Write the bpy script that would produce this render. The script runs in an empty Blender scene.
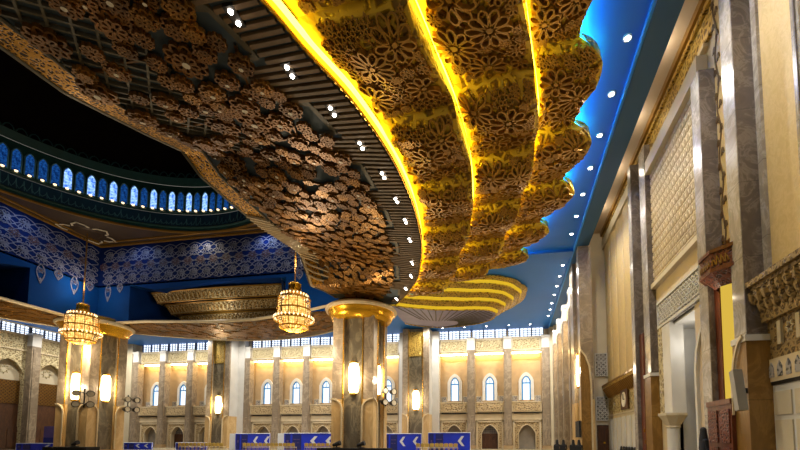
import bpy, math, random
from mathutils import Vector, Matrix
PI = math.pi
C = bpy.context.scene.collection
SC = bpy.context.scene
rad = math.radians
ORD = ['first','second','third','fourth','fifth','sixth','seventh','eighth','ninth','tenth','eleventh','twelfth',
       'thirteenth','fourteenth','fifteenth','sixteenth','seventeenth','eighteenth','nineteenth','twentieth',
       'twenty-first','twenty-second','twenty-third','twenty-fourth','twenty-fifth','twenty-sixth']

# ------------------------------------------------------------------ materials
def hx(s, k=1.0):
    s = s.lstrip('#'); out = []
    for i in (0, 2, 4):
        c = int(s[i:i+2], 16)/255.0
        c = c/12.92 if c <= 0.04045 else ((c+0.055)/1.055)**2.4
        out.append(c*k)
    return (*out, 1.0)

def _new(name):
    m = bpy.data.materials.new(name); m.use_nodes = True
    nt = m.node_tree; nt.nodes.clear()
    out = nt.nodes.new('ShaderNodeOutputMaterial')
    b = nt.nodes.new('ShaderNodeBsdfPrincipled')
    nt.links.new(b.outputs[0], out.inputs[0])
    return m, nt, b

def _ramp(nt, src, stops):
    r = nt.nodes.new('ShaderNodeValToRGB'); el = r.color_ramp.elements
    el[0].position, el[0].color = stops[0]
    el[1].position, el[1].color = stops[-1]
    for p, c in stops[1:-1]:
        e = el.new(p); e.color = c
    nt.links.new(src, r.inputs[0]); return r

def _coord(nt, scale=(1, 1, 1), rot=(0, 0, 0)):
    tc = nt.nodes.new('ShaderNodeTexCoord'); mp = nt.nodes.new('ShaderNodeMapping')
    mp.inputs['Scale'].default_value = scale; mp.inputs['Rotation'].default_value = rot
    nt.links.new(tc.outputs['Object'], mp.inputs[0]); return mp.outputs[0]

def _bump(nt, b, src, strength, dist=0.05):
    bp = nt.nodes.new('ShaderNodeBump'); bp.inputs['Strength'].default_value = strength
    bp.inputs['Distance'].default_value = dist
    nt.links.new(src, bp.inputs['Height']); nt.links.new(bp.outputs[0], b.inputs['Normal'])

def plain(name, col, rough=0.6, metal=0.0, var=0.12, scale=3.0, spec=0.5):
    m, nt, b = _new(name)
    n = nt.nodes.new('ShaderNodeTexNoise'); n.inputs['Scale'].default_value = scale; n.inputs['Detail'].default_value = 4
    nt.links.new(_coord(nt), n.inputs['Vector'])
    lo = tuple(c*(1-var) for c in col[:3])+(1,); hi = tuple(min(1, c*(1+var)) for c in col[:3])+(1,)
    r = _ramp(nt, n.outputs[0], [(0.3, lo), (0.7, hi)])
    nt.links.new(r.outputs[0], b.inputs['Base Color'])
    b.inputs['Roughness'].default_value = rough; b.inputs['Metallic'].default_value = metal
    b.inputs['Specular IOR Level'].default_value = spec
    return m

def marble(name, c1, c2, vein, scale=0.9, rough=0.28, stretch=(1, 1, 0.35), course=None):
    """veined stone: distorted noise, thin pale veins, optional horizontal joints between slabs"""
    m, nt, b = _new(name)
    v = _coord(nt, stretch, (0.35, 0.2, 0))
    n = nt.nodes.new('ShaderNodeTexNoise'); n.inputs['Scale'].default_value = scale; n.inputs['Detail'].default_value = 8
    n.inputs['Roughness'].default_value = 0.65; n.inputs['Distortion'].default_value = 1.2
    nt.links.new(v, n.inputs['Vector'])
    r = _ramp(nt, n.outputs[0], [(0.3, c1), (0.48, c2), (0.53, vein), (0.58, c2), (0.75, c1)])
    col = r.outputs[0]
    if course:
        tc = nt.nodes.new('ShaderNodeTexCoord'); sx = nt.nodes.new('ShaderNodeSeparateXYZ')
        nt.links.new(tc.outputs['Object'], sx.inputs[0])
        md = nt.nodes.new('ShaderNodeMath'); md.operation = 'PINGPONG'; md.inputs[1].default_value = course/2
        nt.links.new(sx.outputs[2], md.inputs[0])
        rr = _ramp(nt, md.outputs[0], [(0.0, (0.55, 0.55, 0.55, 1)), (0.02, (1, 1, 1, 1))])
        mx = nt.nodes.new('ShaderNodeMix'); mx.data_type = 'RGBA'; mx.blend_type = 'MULTIPLY'; mx.inputs[0].default_value = 1
        nt.links.new(col, mx.inputs[6]); nt.links.new(rr.outputs[0], mx.inputs[7]); col = mx.outputs[2]
    nt.links.new(col, b.inputs['Base Color'])
    b.inputs['Roughness'].default_value = rough
    return m

def carved(name, deep, mid, top, scale=3.0, rough=0.6, metal=0.0, strength=0.9, dist=0.12, wave=0.0):
    """arabesque-like carving: cells and scrolls, cavity shade painted dark into the hollows, bump relief"""
    m, nt, b = _new(name)
    v = _coord(nt)
    w = nt.nodes.new('ShaderNodeTexNoise'); w.inputs['Scale'].default_value = scale*0.5
    nt.links.new(v, w.inputs['Vector'])
    mixv = nt.nodes.new('ShaderNodeMix'); mixv.data_type = 'RGBA'; mixv.inputs[0].default_value = 0.10
    nt.links.new(v, mixv.inputs[6]); nt.links.new(w.outputs['Color'], mixv.inputs[7])
    vo = nt.nodes.new('ShaderNodeTexVoronoi'); vo.feature = 'DISTANCE_TO_EDGE'; vo.inputs['Scale'].default_value = scale
    nt.links.new(mixv.outputs[2], vo.inputs['Vector'])
    vo2 = nt.nodes.new('ShaderNodeTexVoronoi'); vo2.feature = 'F1'; vo2.inputs['Scale'].default_value = scale*2.3
    nt.links.new(mixv.outputs[2], vo2.inputs['Vector'])
    r1 = _ramp(nt, vo.outputs['Distance'], [(0.0, (1, 1, 1, 1)), (0.10, (1, 1, 1, 1)), (0.2, (0, 0, 0, 1))])
    r2 = _ramp(nt, vo2.outputs['Distance'], [(0.2, (1, 1, 1, 1)), (0.55, (0, 0, 0, 1))])
    mx = nt.nodes.new('ShaderNodeMath'); mx.operation = 'MAXIMUM'
    nt.links.new(r1.outputs[0], mx.inputs[0]); nt.links.new(r2.outputs[0], mx.inputs[1])
    col = _ramp(nt, mx.outputs[0], [(0.0, deep), (0.5, mid), (1.0, top)])  # deep tone puts cavity shade into the base colour
    nt.links.new(col.outputs[0], b.inputs['Base Color'])
    b.inputs['Roughness'].default_value = rough; b.inputs['Metallic'].default_value = metal
    _bump(nt, b, mx.outputs[0], strength, dist)
    return m

def emis(name, col, strength, sample=True, noise=None, c2=None):
    m = bpy.data.materials.new(name); m.use_nodes = True
    nt = m.node_tree; nt.nodes.clear()
    out = nt.nodes.new('ShaderNodeOutputMaterial'); e = nt.nodes.new('ShaderNodeEmission')
    e.inputs[0].default_value = col; e.inputs[1].default_value = strength
    if noise:
        n = nt.nodes.new('ShaderNodeTexNoise'); n.inputs['Scale'].default_value = noise; n.inputs['Detail'].default_value = 3
        nt.links.new(_coord(nt), n.inputs['Vector'])
        r = _ramp(nt, n.outputs[0], [(0.35, c2 or tuple(c*0.3 for c in col[:3])+(1,)), (0.65, col)])
        nt.links.new(r.outputs[0], e.inputs[0])
    nt.links.new(e.outputs[0], out.inputs[0])
    if not sample:
        m.cycles.emission_sampling = 'NONE'
    return m

M = {}
M['blue'] = plain('blue_paint', hx('#0c6cc8'), 0.5, 0, 0.05, 0.4)
M['beam_blue'] = plain('dark_blue_paint', hx('#2a5680'), 0.6, 0, 0.05, 0.5)
M['beam_edge'] = plain('pale_blue_paint', hx('#2f8fe6'), 0.5, 0, 0.05)
M['navy'] = plain('navy_paint', hx('#01377c'), 0.8, 0, 0.12, 0.5, 0.1)
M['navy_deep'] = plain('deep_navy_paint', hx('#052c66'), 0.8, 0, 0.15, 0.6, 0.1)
M['corbel'] = carved('grey_gold_corbel', hx('#4a3c22'), hx('#8a7444'), hx('#b8a474'), 5.0, 0.5, 0.2, 0.7, 0.06)
M['orn_pale'] = plain('lilac_arabesque', hx('#747a98'), 0.6, 0, 0.3, 2)
M['orn_rust'] = plain('rust_arabesque', hx('#5c4650'), 0.6, 0, 0.3, 2)
M['gold_ground'] = carved('gold_ground', hx('#80600f'), hx('#bf981c'), hx('#dcb832'), 2.4, 0.42, 0.25, 0.8, 0.08)
M['gold_plain'] = plain('smooth_gold_edge', hx('#cda41e'), 0.4, 0.2, 0.1, 1.2)
M['gold_orn'] = plain('bronze_gold_fretwork', hx('#a87c30'), 0.36, 0.5, 0.2, 2.0)
M['gold_bright'] = plain('polished_gold', hx('#e0a92a'), 0.25, 0.8, 0.1, 2.0)
M['green_glass'] = plain('pale_green_glass', hx('#9fc08a'), 0.2, 0, 0.1)
M['soffit_gilt'] = plain('gilt_bronze_flowers', hx('#94682a'), 0.34, 0.6, 0.5, 1.6)
M['vine'] = plain('brown_vine', hx('#5a4326'), 0.6, 0, 0.15)
M['soffit_ground'] = plain('slate_soffit', hx('#45545f'), 0.7, 0, 0.25, 0.6)
M['soffit_wood'] = plain('brown_slats', hx('#6b5334'), 0.55, 0, 0.3, 1.0)
M['soffit_orn'] = plain('dark_bronze_flowers', hx('#7a5220'), 0.4, 0.55, 0.45, 0.9)
M['soffit_gold'] = carved('glitter_gold_band', hx('#1d1206'), hx('#7a5012'), hx('#d79d2c'), 6.5, 0.35, 0.5, 1.0, 0.2)
M['brown_belt'] = carved('brown_gold_belt', hx('#1c130a'), hx('#3a2a16'), hx('#7a5e30'), 7.0, 0.35, 0.4, 0.6, 0.06)
M['flower_white'] = plain('cream_flower_heart', hx('#d8cdb4'), 0.4, 0, 0.1)
M['cream_line'] = plain('cream_moulding', hx('#cdbb96'), 0.5, 0, 0.1)
M['dull_line'] = plain('grey_moulding', hx('#5a5444'), 0.5, 0.1, 0.2)
M['teal'] = plain('dark_teal', hx('#12403f'), 0.6, 0, 0.2, 1.0)
M['teal_band'] = plain('ink_blue_band', hx('#123c5c'), 0.6, 0, 0.2, 1.0)
M['teal_line'] = plain('pale_teal_script', hx('#4b7f92'), 0.6, 0, 0.2, 1.0)
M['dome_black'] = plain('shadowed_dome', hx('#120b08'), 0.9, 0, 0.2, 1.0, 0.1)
M['inner_ceil'] = plain('umber_ceiling', hx('#3a2812'), 0.6, 0, 0.25, 0.7)
M['umber_gold'] = plain('dull_gold_trim', hx('#8a6420'), 0.4, 0.4, 0.15, 1.0)
M['cream'] = plain('cream_stone', hx('#c3b698'), 0.55, 0, 0.08, 0.9)
M['cream_warm'] = plain('warm_cream_stone', hx('#c6b38e'), 0.55, 0, 0.10, 0.9)
M['white_stone'] = plain('white_stone', hx('#c9c6bd'), 0.5, 0, 0.06, 1.0)
M['tan'] = plain('tan_stone', hx('#a98e66'), 0.6, 0, 0.12, 1.2)
M['peach'] = plain('peach_plaster', hx('#c9b79c'), 0.6, 0, 0.06, 0.6)
M['gold_panel'] = marble('honey_stone_panel', hx('#b9a06c'), hx('#c0a876'), hx('#c8b080'), 3.5, 0.6, (1, 1, 0.7))
M['carved_cream'] = carved('carved_cream_stone', hx('#8a7850'), hx('#b09a6c'), hx('#c8b88c'), 4.0, 0.65, 0, 0.9, 0.10)
M['carved_tan'] = carved('carved_tan_stone', hx('#7d6744'), hx('#a5895c'), hx('#bfa678'), 4.2, 0.65, 0, 0.9, 0.10)
M['carved_brown'] = carved('carved_umber_stone', hx('#5a4628'), hx('#7d6438'), hx('#9a8050'), 6.5, 0.6, 0, 0.6, 0.06)
M['carved_gold'] = carved('carved_gold_panel', hx('#6b4f18'), hx('#a9852c'), hx('#cdaa50'), 5.0, 0.4, 0.4, 0.9, 0.08)
M['marble'] = marble('grey_brown_marble', hx('#51473f'), hx('#62574e'), hx('#7d7268'), 1.3, 0.3, (1, 1, 0.8), 2.3)
M['marble_pale'] = marble('pale_grey_marble', hx('#857d74'), hx('#968e84'), hx('#aca59c'), 1.2, 0.25, (1, 1, 0.8), 2.3)
M['marble_pier'] = marble('taupe_marble', hx('#766855'), hx('#897963'), hx('#a3937c'), 0.9, 0.3, (1, 1, 0.7), 1.8)
M['marble_dark'] = marble('olive_marble_panel', hx('#564e40'), hx('#675e4c'), hx('#80765f'), 0.8, 0.22, (1, 1, 0.5), 2.0)
M['honey_marble'] = marble('honey_marble', hx('#6f5020'), hx('#7e5c28'), hx('#926e36'), 0.9, 0.3, (1, 1, 0.6), 2.6)
M['wood'] = marble('red_brown_wood', hx('#481f0e'), hx('#5c2a12'), hx('#70381c'), 1.6, 0.35, (3, 3, 0.3))
M['wood_carved'] = carved('carved_red_wood', hx('#35130a'), hx('#5a240f'), hx('#70331a'), 9.0, 0.45, 0, 0.9, 0.06)
M['wood_dark'] = marble('dark_wood', hx('#38200e'), hx('#4a2a12'), hx('#5a3518'), 1.5, 0.5, (2, 2, 0.4))
M['black'] = plain('black_cloth', hx('#0c0c10'), 0.7, 0, 0.2)
M['dark_navy'] = plain('midnight_cloth', hx('#10131f'), 0.8, 0, 0.2)
M['skin'] = plain('skin', hx('#8a5d43'), 0.55, 0, 0.05)
M['grey_metal'] = plain('grey_metal', hx('#8b8880'), 0.4, 0.3, 0.08)
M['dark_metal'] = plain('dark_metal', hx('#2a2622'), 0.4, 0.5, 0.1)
M['clock_face'] = plain('clock_face', hx('#f4f0e4'), 0.5, 0, 0.03)
M['carpet'] = plain('carpet', hx('#7c7058'), 0.95, 0, 0.15, 2)
M['board_blue'] = plain('board_blue', hx('#0f34dc'), 0.45, 0, 0.12, 0.8)
M['board_dark'] = plain('board_navy', hx('#0c1f78'), 0.45, 0, 0.15, 0.8)
M['board_white'] = plain('board_white', hx('#dfe6f2'), 0.5, 0, 0.03)
M['board_purple'] = plain('board_purple', hx('#5a4a88'), 0.5, 0, 0.25, 0.7)
M['chair_gold'] = plain('gilt_chair', hx('#cdb05a'), 0.4, 0.3, 0.1)
M['chair_white'] = plain('ivory_cushion', hx('#d8cfae'), 0.8, 0, 0.05)
M['blue_frame'] = plain('blue_window_frame', hx('#1676b4'), 0.5, 0, 0.05)
M['lattice_dark'] = plain('dark_lattice', hx('#2b3f63'), 0.6, 0, 0.1)
M['fret_grey'] = carved('grey_fret', hx('#3c3a38'), hx('#77726a'), hx('#98928a'), 5.0, 0.6, 0, 0.6, 0.05)
M['niche_grey'] = plain('grey_niche', hx('#8d8476'), 0.6, 0, 0.12, 1.5)
M['purple_fan'] = plain('mauve_fan', hx('#8d86a6'), 0.5, 0.1, 0.1, 1.0)
M['crystal'] = emis('lit_crystal', hx('#ffd98a'), 2.6, False, 2.6, hx('#a86008'))
M['crystal_white'] = emis('white_crystal', hx('#fff0c8'), 3.0, False, 9.0, hx('#c0913a'))
M['led_yellow'] = emis('yellow_led', (1.0, 0.76, 0.04, 1), 12.0)
M['led_blue'] = emis('blue_led', hx('#4fc4ff'), 130.0)
M['riser_glow'] = emis('glowing_yellow_riser', (1.0, 0.62, 0.03, 1), 0.75)
M['navy_upper'] = plain('midnight_blue_paint', hx('#061f5c'), 0.8, 0, 0.2, 0.5, 0.1)
M['led_warm'] = emis('warm_led', hx('#ffdc98'), 34.0)
M['lamp_white'] = emis('lamp_white', hx('#fff4e6'), 30.0, False)
M['sconce_glow'] = emis('sconce_glow', hx('#ffe3a0'), 14.0)
M['pane_day'] = emis('daylight_pane', hx('#e6f2ff'), 1.5)
M['pane_blue'] = emis('dusk_blue_glass', hx('#2f7fe8'), 0.38, False, 7.0, hx('#0a2a70'))
M['pane_lit'] = emis('lit_blue_glass', hx('#a8d4ff'), 1.5, False, 5.0, hx('#2a62d0'))
M['pane_cler'] = emis('clerestory_pane', hx('#e2eeff'), 2.0)
M['yellow_glow'] = emis('glowing_alcove', hx('#e6bf4a'), 0.9, False)

# ------------------------------------------------------------------ mesh builder
ORG = {}
class MB:
    def __init__(s): s.v = []; s.f = []; s.m = []
    def face(s, pts, mi=0):
        i = len(s.v); s.v += [tuple(p) for p in pts]; s.f.append(tuple(range(i, i+len(pts)))); s.m.append(mi)
    def box(s, x0, x1, y0, y1, z0, z1, mi=0):
        if x0 > x1: x0, x1 = x1, x0
        if y0 > y1: y0, y1 = y1, y0
        i = len(s.v)
        s.v += [(x0,y0,z0),(x1,y0,z0),(x1,y1,z0),(x0,y1,z0),(x0,y0,z1),(x1,y0,z1),(x1,y1,z1),(x0,y1,z1)]
        for q in ((0,3,2,1),(4,5,6,7),(0,1,5,4),(1,2,6,5),(2,3,7,6),(3,0,4,7)):
            s.f.append(tuple(i+k for k in q)); s.m.append(mi)
    def prism(s, poly, axis, a, b, mi=0):
        """poly: list of 2-D points, extruded from a to b along axis 'x','y' or 'z'"""
        def P(p, t):
            return {'x': (t, p[0], p[1]), 'y': (p[0], t, p[1]), 'z': (p[0], p[1], t)}[axis]
        n = len(poly); i = len(s.v)
        s.v += [P(p, a) for p in poly]+[P(p, b) for p in poly]
        s.f.append(tuple(range(i, i+n))); s.m.append(mi)
        s.f.append(tuple(range(i+2*n-1, i+n-1, -1))); s.m.append(mi)
        for k in range(n):
            k2 = (k+1) % n
            s.f.append((i+k, i+n+k, i+n+k2, i+k2)); s.m.append(mi)
    def lathe(s, prof, c=(0, 0, 0), seg=24, mi=0, rib=0.0, nrib=0):
        i = len(s.v); n = len(prof)
        for k in range(seg):
            a = 2*PI*k/seg
            for r, z in prof:
                rr = r*(1+rib*math.cos(nrib*a)) if nrib else r
                s.v.append((c[0]+rr*math.cos(a), c[1]+rr*math.sin(a), c[2]+z))
        for k in range(seg):
            k2 = (k+1) % seg
            for j in range(n-1):
                s.f.append((i+k*n+j, i+k2*n+j, i+k2*n+j+1, i+k*n+j+1)); s.m.append(mi)
    def tube(s, pts, r, seg=6, mi=0, closed=False):
        pts = [Vector(p) for p in pts]; n = len(pts); rings = []
        for k, p in enumerate(pts):
            if closed: t = pts[(k+1) % n]-pts[k-1]
            else: t = pts[min(k+1, n-1)]-pts[max(k-1, 0)]
            t.normalize()
            up = Vector((0, 0, 1)) if abs(t.z) < 0.9 else Vector((1, 0, 0))
            a = t.cross(up).normalized(); b = a.cross(t)
            rr = r[k] if isinstance(r, (list, tuple)) else r
            i = len(s.v); rings.append(i)
            for j in range(seg):
                an = 2*PI*j/seg; s.v.append(tuple(p+a*rr*math.cos(an)+b*rr*math.sin(an)))
        for k in range(n if closed else n-1):
            i, i2 = rings[k], rings[(k+1) % n]
            for j in range(seg):
                j2 = (j+1) % seg
                s.f.append((i+j, i+j2, i2+j2, i2+j)); s.m.append(mi)
        if not closed:
            s.f.append(tuple(rings[0]+j for j in range(seg))); s.m.append(mi)
            s.f.append(tuple(rings[-1]+seg-1-j for j in range(seg))); s.m.append(mi)
    def grid(s, fn, nu, nv, mi=0):
        i = len(s.v)
        for a in range(nu+1):
            for b in range(nv+1): s.v.append(tuple(fn(a/nu, b/nv)))
        w = nv+1
        for a in range(nu):
            for b in range(nv):
                s.f.append((i+a*w+b, i+(a+1)*w+b, i+(a+1)*w+b+1, i+a*w+b+1)); s.m.append(mi)
    def strip(s, A, B, mi=0, closed=False):
        i = len(s.v); n = len(A)
        for p, q in zip(A, B): s.v += [tuple(p), tuple(q)]
        for k in range(n if closed else n-1):
            k2 = (k+1) % n
            s.f.append((i+2*k, i+2*k2, i+2*k2+1, i+2*k+1)); s.m.append(mi)
    def ribbon(s, S, pts, w, h0, h1, mi=0, closed=False):
        """raised ribbon on a surface S(a,b)->(P,N); pts in (a,b); w width, h0..h1 height along N"""
        n = len(pts); PN = []
        for p in pts:
            PN.append(S(*p))
        i0 = len(s.v)
        for k in range(n):
            P, N = PN[k]
            if closed: t = PN[(k+1) % n][0]-PN[k-1][0]
            else: t = PN[min(k+1, n-1)][0]-PN[max(k-1, 0)][0]
            if t.length < 1e-6: t = Vector((1, 0, 0))
            sd = N.cross(t).normalized()*(w/2)
            s.v += [tuple(P+N*h0+sd), tuple(P+N*h1+sd), tuple(P+N*h1-sd), tuple(P+N*h0-sd)]
        for k in range(n if closed else n-1):
            a = i0+4*k; b = i0+4*((k+1) % n)
            for j in range(3):
                s.f.append((a+j, b+j, b+j+1, a+j+1)); s.m.append(mi)
    def disc(s, S, a0, b0, r, h, seg=8, mi=0):
        P, N = S(a0, b0)
        t = N.orthogonal().normalized(); u = N.cross(t)
        i = len(s.v)
        for k in range(seg):
            an = 2*PI*k/seg; s.v.append(tuple(P+N*h+(t*math.cos(an)+u*math.sin(an))*r))
        s.f.append(tuple(range(i, i+seg))); s.m.append(mi)
    def build(s, name, mats, parent=None, smooth=False, org=None):
        if not isinstance(mats, (list, tuple)): mats = [mats]
        o3 = org if org is not None else (ORG[parent] if parent is not None else (0, 0, 0))
        me = bpy.data.meshes.new(name)
        me.from_pydata([(x-o3[0], y-o3[1], z-o3[2]) for x, y, z in s.v], [], s.f)
        for m in mats: me.materials.append(m)
        me.polygons.foreach_set('material_index', s.m)
        if smooth: me.polygons.foreach_set('use_smooth', [True]*len(s.f))
        me.update()
        o = bpy.data.objects.new(name, me); C.objects.link(o)
        ORG[o] = o3
        if parent is not None: o.parent = parent
        elif org is not None: o.location = org
        return o

def tag(o, label=None, cat=None, group=None, kind=None):
    if label: o['label'] = label
    if cat: o['category'] = cat
    if group: o['group'] = group
    if kind: o['kind'] = kind
    return o

def thing(name, label, cat, loc=(0, 0, 0), group=None):
    o = bpy.data.objects.new(name, None); C.objects.link(o); o.location = loc
    o.empty_display_size = 0.2
    ORG[o] = tuple(loc)
    return tag(o, label, cat, group)

def struct(name, mb, mats, parent=None, **k):
    o = mb.build(name, mats, parent, **k)
    if parent is None: o['kind'] = 'structure'
    return o

def kids(o): return [c for c in C.objects if c.parent == o]
def dup(root, loc, rz=0.0, label=None, group=None, name=None):
    ks = root.get('_k')
    r = root.copy(); C.objects.link(r); r.location = loc; r.rotation_euler = (0, 0, rz)
    if name: r.name = name
    if label: r['label'] = label
    if group: r['group'] = group
    for ch in KIDS.get(root, ()):
        c = ch.copy(); C.objects.link(c); c.parent = r
        for g in KIDS.get(ch, ()):
            d = g.copy(); C.objects.link(d); d.parent = c
    return r
KIDS = {}
def remember(root):
    """note the children once, so copying never has to search the scene"""
    KIDS[root] = list(root.children)
    for ch in root.children: KIDS[ch] = list(ch.children)
    return root

def spline(pts):
    """smooth function through (x,y) points (Catmull-Rom in y, monotone x)"""
    pts = sorted(pts); xs = [p[0] for p in pts]; ys = [p[1] for p in pts]; n = len(xs)
    sl = []
    for i in range(n):
        a, b = max(i-1, 0), min(i+1, n-1)
        sl.append((ys[b]-ys[a])/(xs[b]-xs[a]))
    def f(x):
        if x <= xs[0]: return ys[0]+sl[0]*(x-xs[0])
        if x >= xs[-1]: return ys[-1]+sl[-1]*(x-xs[-1])
        i = 0
        while xs[i+1] < x: i += 1
        h = xs[i+1]-xs[i]; t = (x-xs[i])/h
        return (ys[i]*(1+2*t)*(1-t)**2+sl[i]*h*t*(1-t)**2+ys[i+1]*t*t*(3-2*t)+sl[i+1]*h*t*t*(t-1))
    return f
def linear(pts):
    pts = sorted(pts)
    def f(x):
        if x <= pts[0][0]: return pts[0][1]
        for (a, c), (b, d) in zip(pts, pts[1:]):
            if x <= b: return c+(d-c)*(x-a)/(b-a)
        return pts[-1][1]
    return f

# ------------------------------------------------------------------ ornament on a surface
def surf(fn, flip=False, e=0.02):
    """fn(a,b) -> point in metres-ish parameters; returns S(a,b)->(P,N) with N pointing to the room"""
    def S(a, b):
        P = Vector(fn(a, b)); u = Vector(fn(a+e, b))-P; v = Vector(fn(a, b+e))-P
        N = u.cross(v)
        if N.length < 1e-9: N = Vector((0, 0, -1))
        N.normalize()
        return P, (-N if flip else N)
    return S

def rosette(mb, S, a0, b0, r, n, w, h0, h1, mi=0, hmi=None, phase=0.0, ok=None, hub=0.16):
    for k in range(n):
        th = phase+2*PI*k/n; hw = 0.9*math.sin(PI/n)*r*0.72
        loop = [(0.26*r, 0), (0.5*r, hw*0.72), (0.78*r, hw), (0.95*r, hw*0.55), (1.0*r, 0), (0.95*r, -hw*0.55), (0.78*r, -hw), (0.5*r, -hw*0.72)]
        pts = [(a0+x*math.cos(th)-y*math.sin(th), b0+x*math.sin(th)+y*math.cos(th)) for x, y in loop]
        if ok and not all(ok(*p) for p in pts): continue
        mb.ribbon(S, pts, w, h0, h1, mi, True)
    if hmi is not None and (not ok or ok(a0, b0)): mb.disc(S, a0, b0, r*hub, h1, 8, hmi)

def star(mb, S, a0, b0, r, n, w, h0, h1, mi=0, hmi=None, phase=0.0, ok=None, inner=0.5, hub=0.3):
    pts = []
    for k in range(2*n):
        rr = r if k % 2 == 0 else r*inner
        th = phase+PI*k/n; pts.append((a0+rr*math.cos(th), b0+rr*math.sin(th)))
    if ok and not all(ok(*p) for p in pts): return
    mb.ribbon(S, pts, w, h0, h1, mi, True)
    if hmi is not None: mb.disc(S, a0, b0, r*hub, h1, 10, hmi)

def girih(mb, S, a0, b0, r, w, h0, h1, mi=0, ok=None):
    """small ring of six stars"""
    for k in range(6):
        th = PI/3*k
        star(mb, S, a0+0.62*r*math.cos(th), b0+0.62*r*math.sin(th), 0.36*r, 6, w, h0, h1, mi, None, th, ok, 0.55)
    star(mb, S, a0, b0, 0.34*r, 6, w, h0, h1, mi, None, 0, ok, 0.55)

def clip_line(mb, S, p, q, w, h0, h1, mi, ok, n=6):
    run = []
    for k in range(n+1):
        t = k/n; a = (p[0]+(q[0]-p[0])*t, p[1]+(q[1]-p[1])*t)
        if ok(*a): run.append(a)
        else:
            if len(run) > 1: mb.ribbon(S, run, w, h0, h1, mi)
            run = []
    if len(run) > 1: mb.ribbon(S, run, w, h0, h1, mi)

def flat(o, u, v):
    """flat surface with origin o, unit axes u and v; normal u x v"""
    o, u, v = Vector(o), Vector(u), Vector(v); N = u.cross(v).normalized()
    return lambda a, b: (o+u*a+v*b, N)

def fret(mb, S, U, V, cell, w, h0, h1, mi=0):
    """square lattice of eight-point stars and crosses over U x V metres"""
    nu = max(1, round(U/cell)); nv = max(1, round(V/cell)); cu = U/nu; cv = V/nv; r = min(cu, cv)*0.5
    for i in range(nu):
        for j in range(nv):
            star(mb, S, (i+.5)*cu, (j+.5)*cv, r, 8, w, h0, h1, mi, None, 0, None, 0.62)
def arch_pts(hw, zs, rise, n=8, kind='pointed'):
    """outline of an arch head from (hw,zs) over the apex to (-hw,zs)"""
    pts = []
    for k in range(n+1):
        t = k/n
        x = hw*math.cos(PI*t)
        y = rise*math.sin(PI*t)**(0.75 if kind == 'pointed' else 1.0)
        if kind == 'pointed': y = rise*(1-abs(x/hw)**1.7)**0.8 if abs(x) < hw else 0
        pts.append((x, zs+y))
    return pts
# ================================================================== CEILING ZONE
ZC = 16.6            # blue ceiling
CAMZ = 1.5
# ---- blue outer ceiling with the square opening of the domed bay
mb = MB()
for x0, x1, y0, y1 in ((-64, -41, -6, 56), (-13, 5.0, -6, 56), (-41, -13, 33, 56)):
    mb.box(x0, x1, y0, y1, ZC, ZC+0.3)
struct('ceiling', mb, M['blue'])
mb = MB(); mb.box(5.0, 5.92, -4, 33, 16.33, 18.4, 0); mb.box(4.9, 4.99, -4, 55, 16.36, 16.6, 1)
mb.box(5.0, 5.92, 33, 56, 16.33, 16.9, 0)
struct('trim_1', mb, [M['beam_blue'], M['beam_edge']])
mb = MB(); mb.box(-0.6, 4.9, 32.3, 33.6, 16.38, 16.6)
struct('trim_2', mb, M['blue'])
# cream cove between the beam and the prayer wall
mb = MB(); mb.box(5.92, 8.2, -4, 33, 18.02, 18.3)
struct('ceiling_2', mb, M['peach'])
mb = MB()
mb.box(7.12, 7.6, 4, 33, 17.72, 18.02, 0)
mb.box(7.25, 7.6, 4, 33, 17.5, 17.72, 1)
struct('trim_3', mb, [M['umber_gold'], M['carved_gold']])

# ---- gold tiered vault beside the prayer wall -------------------------------------------------
T0 = spline([(-1,-12.5),(2,-10.5),(4.5,-9.0),(6.5,-7.9),(8.9,-6.62),(10.6,-6.1),(12.5,-5.45),(15.2,-4.95),(18,-4.82),(20.5,-4.98),(23.4,-5.42),
             (26.9,-6.4),(28.5,-7.0),(30.5,-8.1),(32.5,-9.35),(33.9,-10.4)])
R1 = spline([(-1,-8.0),(3,-5.5),(7,-3.75),(10.5,-2.81),(12.8,-2.36),(15.1,-1.96),(18.15,-1.8),(21.9,-2.16),(25.8,-3.22),(29,-4.2),(31.4,-5.2),(33.7,-6.8)])
R2 = spline([(-1,-3.6),(3,-1.8),(7,-.5),(12,.52),(14.1,.88),(16.4,1.22),(18.5,1.15),(21,.9),(25,.0),(29.4,-1.1),(32.5,-2.48),(34,-3.2)])
OB = spline([(-1,-2.6),(2,-.5),(6.2,1.0),(10.3,2.0),(14.3,2.57),(18.4,2.98),(22.4,2.95),(26.8,1.95),(30.7,.7),(34,-.55)])
NOTCH = [-1.8, 2.0, 6.1, 10.2, 14.3, 18.4, 22.5, 26.8, 30.7, 33.6]
def bulge(y):
    for a, b in zip(NOTCH, NOTCH[1:]):
        if a <= y <= b: return saw((y-a)/(b-a))
    return 0.0
def saw(s):
    """lobe profile: steep near end, long taper to the far end"""
    s = max(0.0, min(1.0, s))
    return (s/0.16)**0.5 if s < 0.16 else (0.5+0.5*math.cos(PI*((s-0.16)/0.84)**1.15))
def outer(y): return OB(y)+0.85*bulge(y)
TIERS = [(T0, R1, 13.98, 14.25, 0.62), (lambda y: R1(y)-0.25, R2, 14.98, 15.3, 0.7), (lambda y: R2(y)-0.25, outer, 15.9, 16.12, 0.5)]

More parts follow.
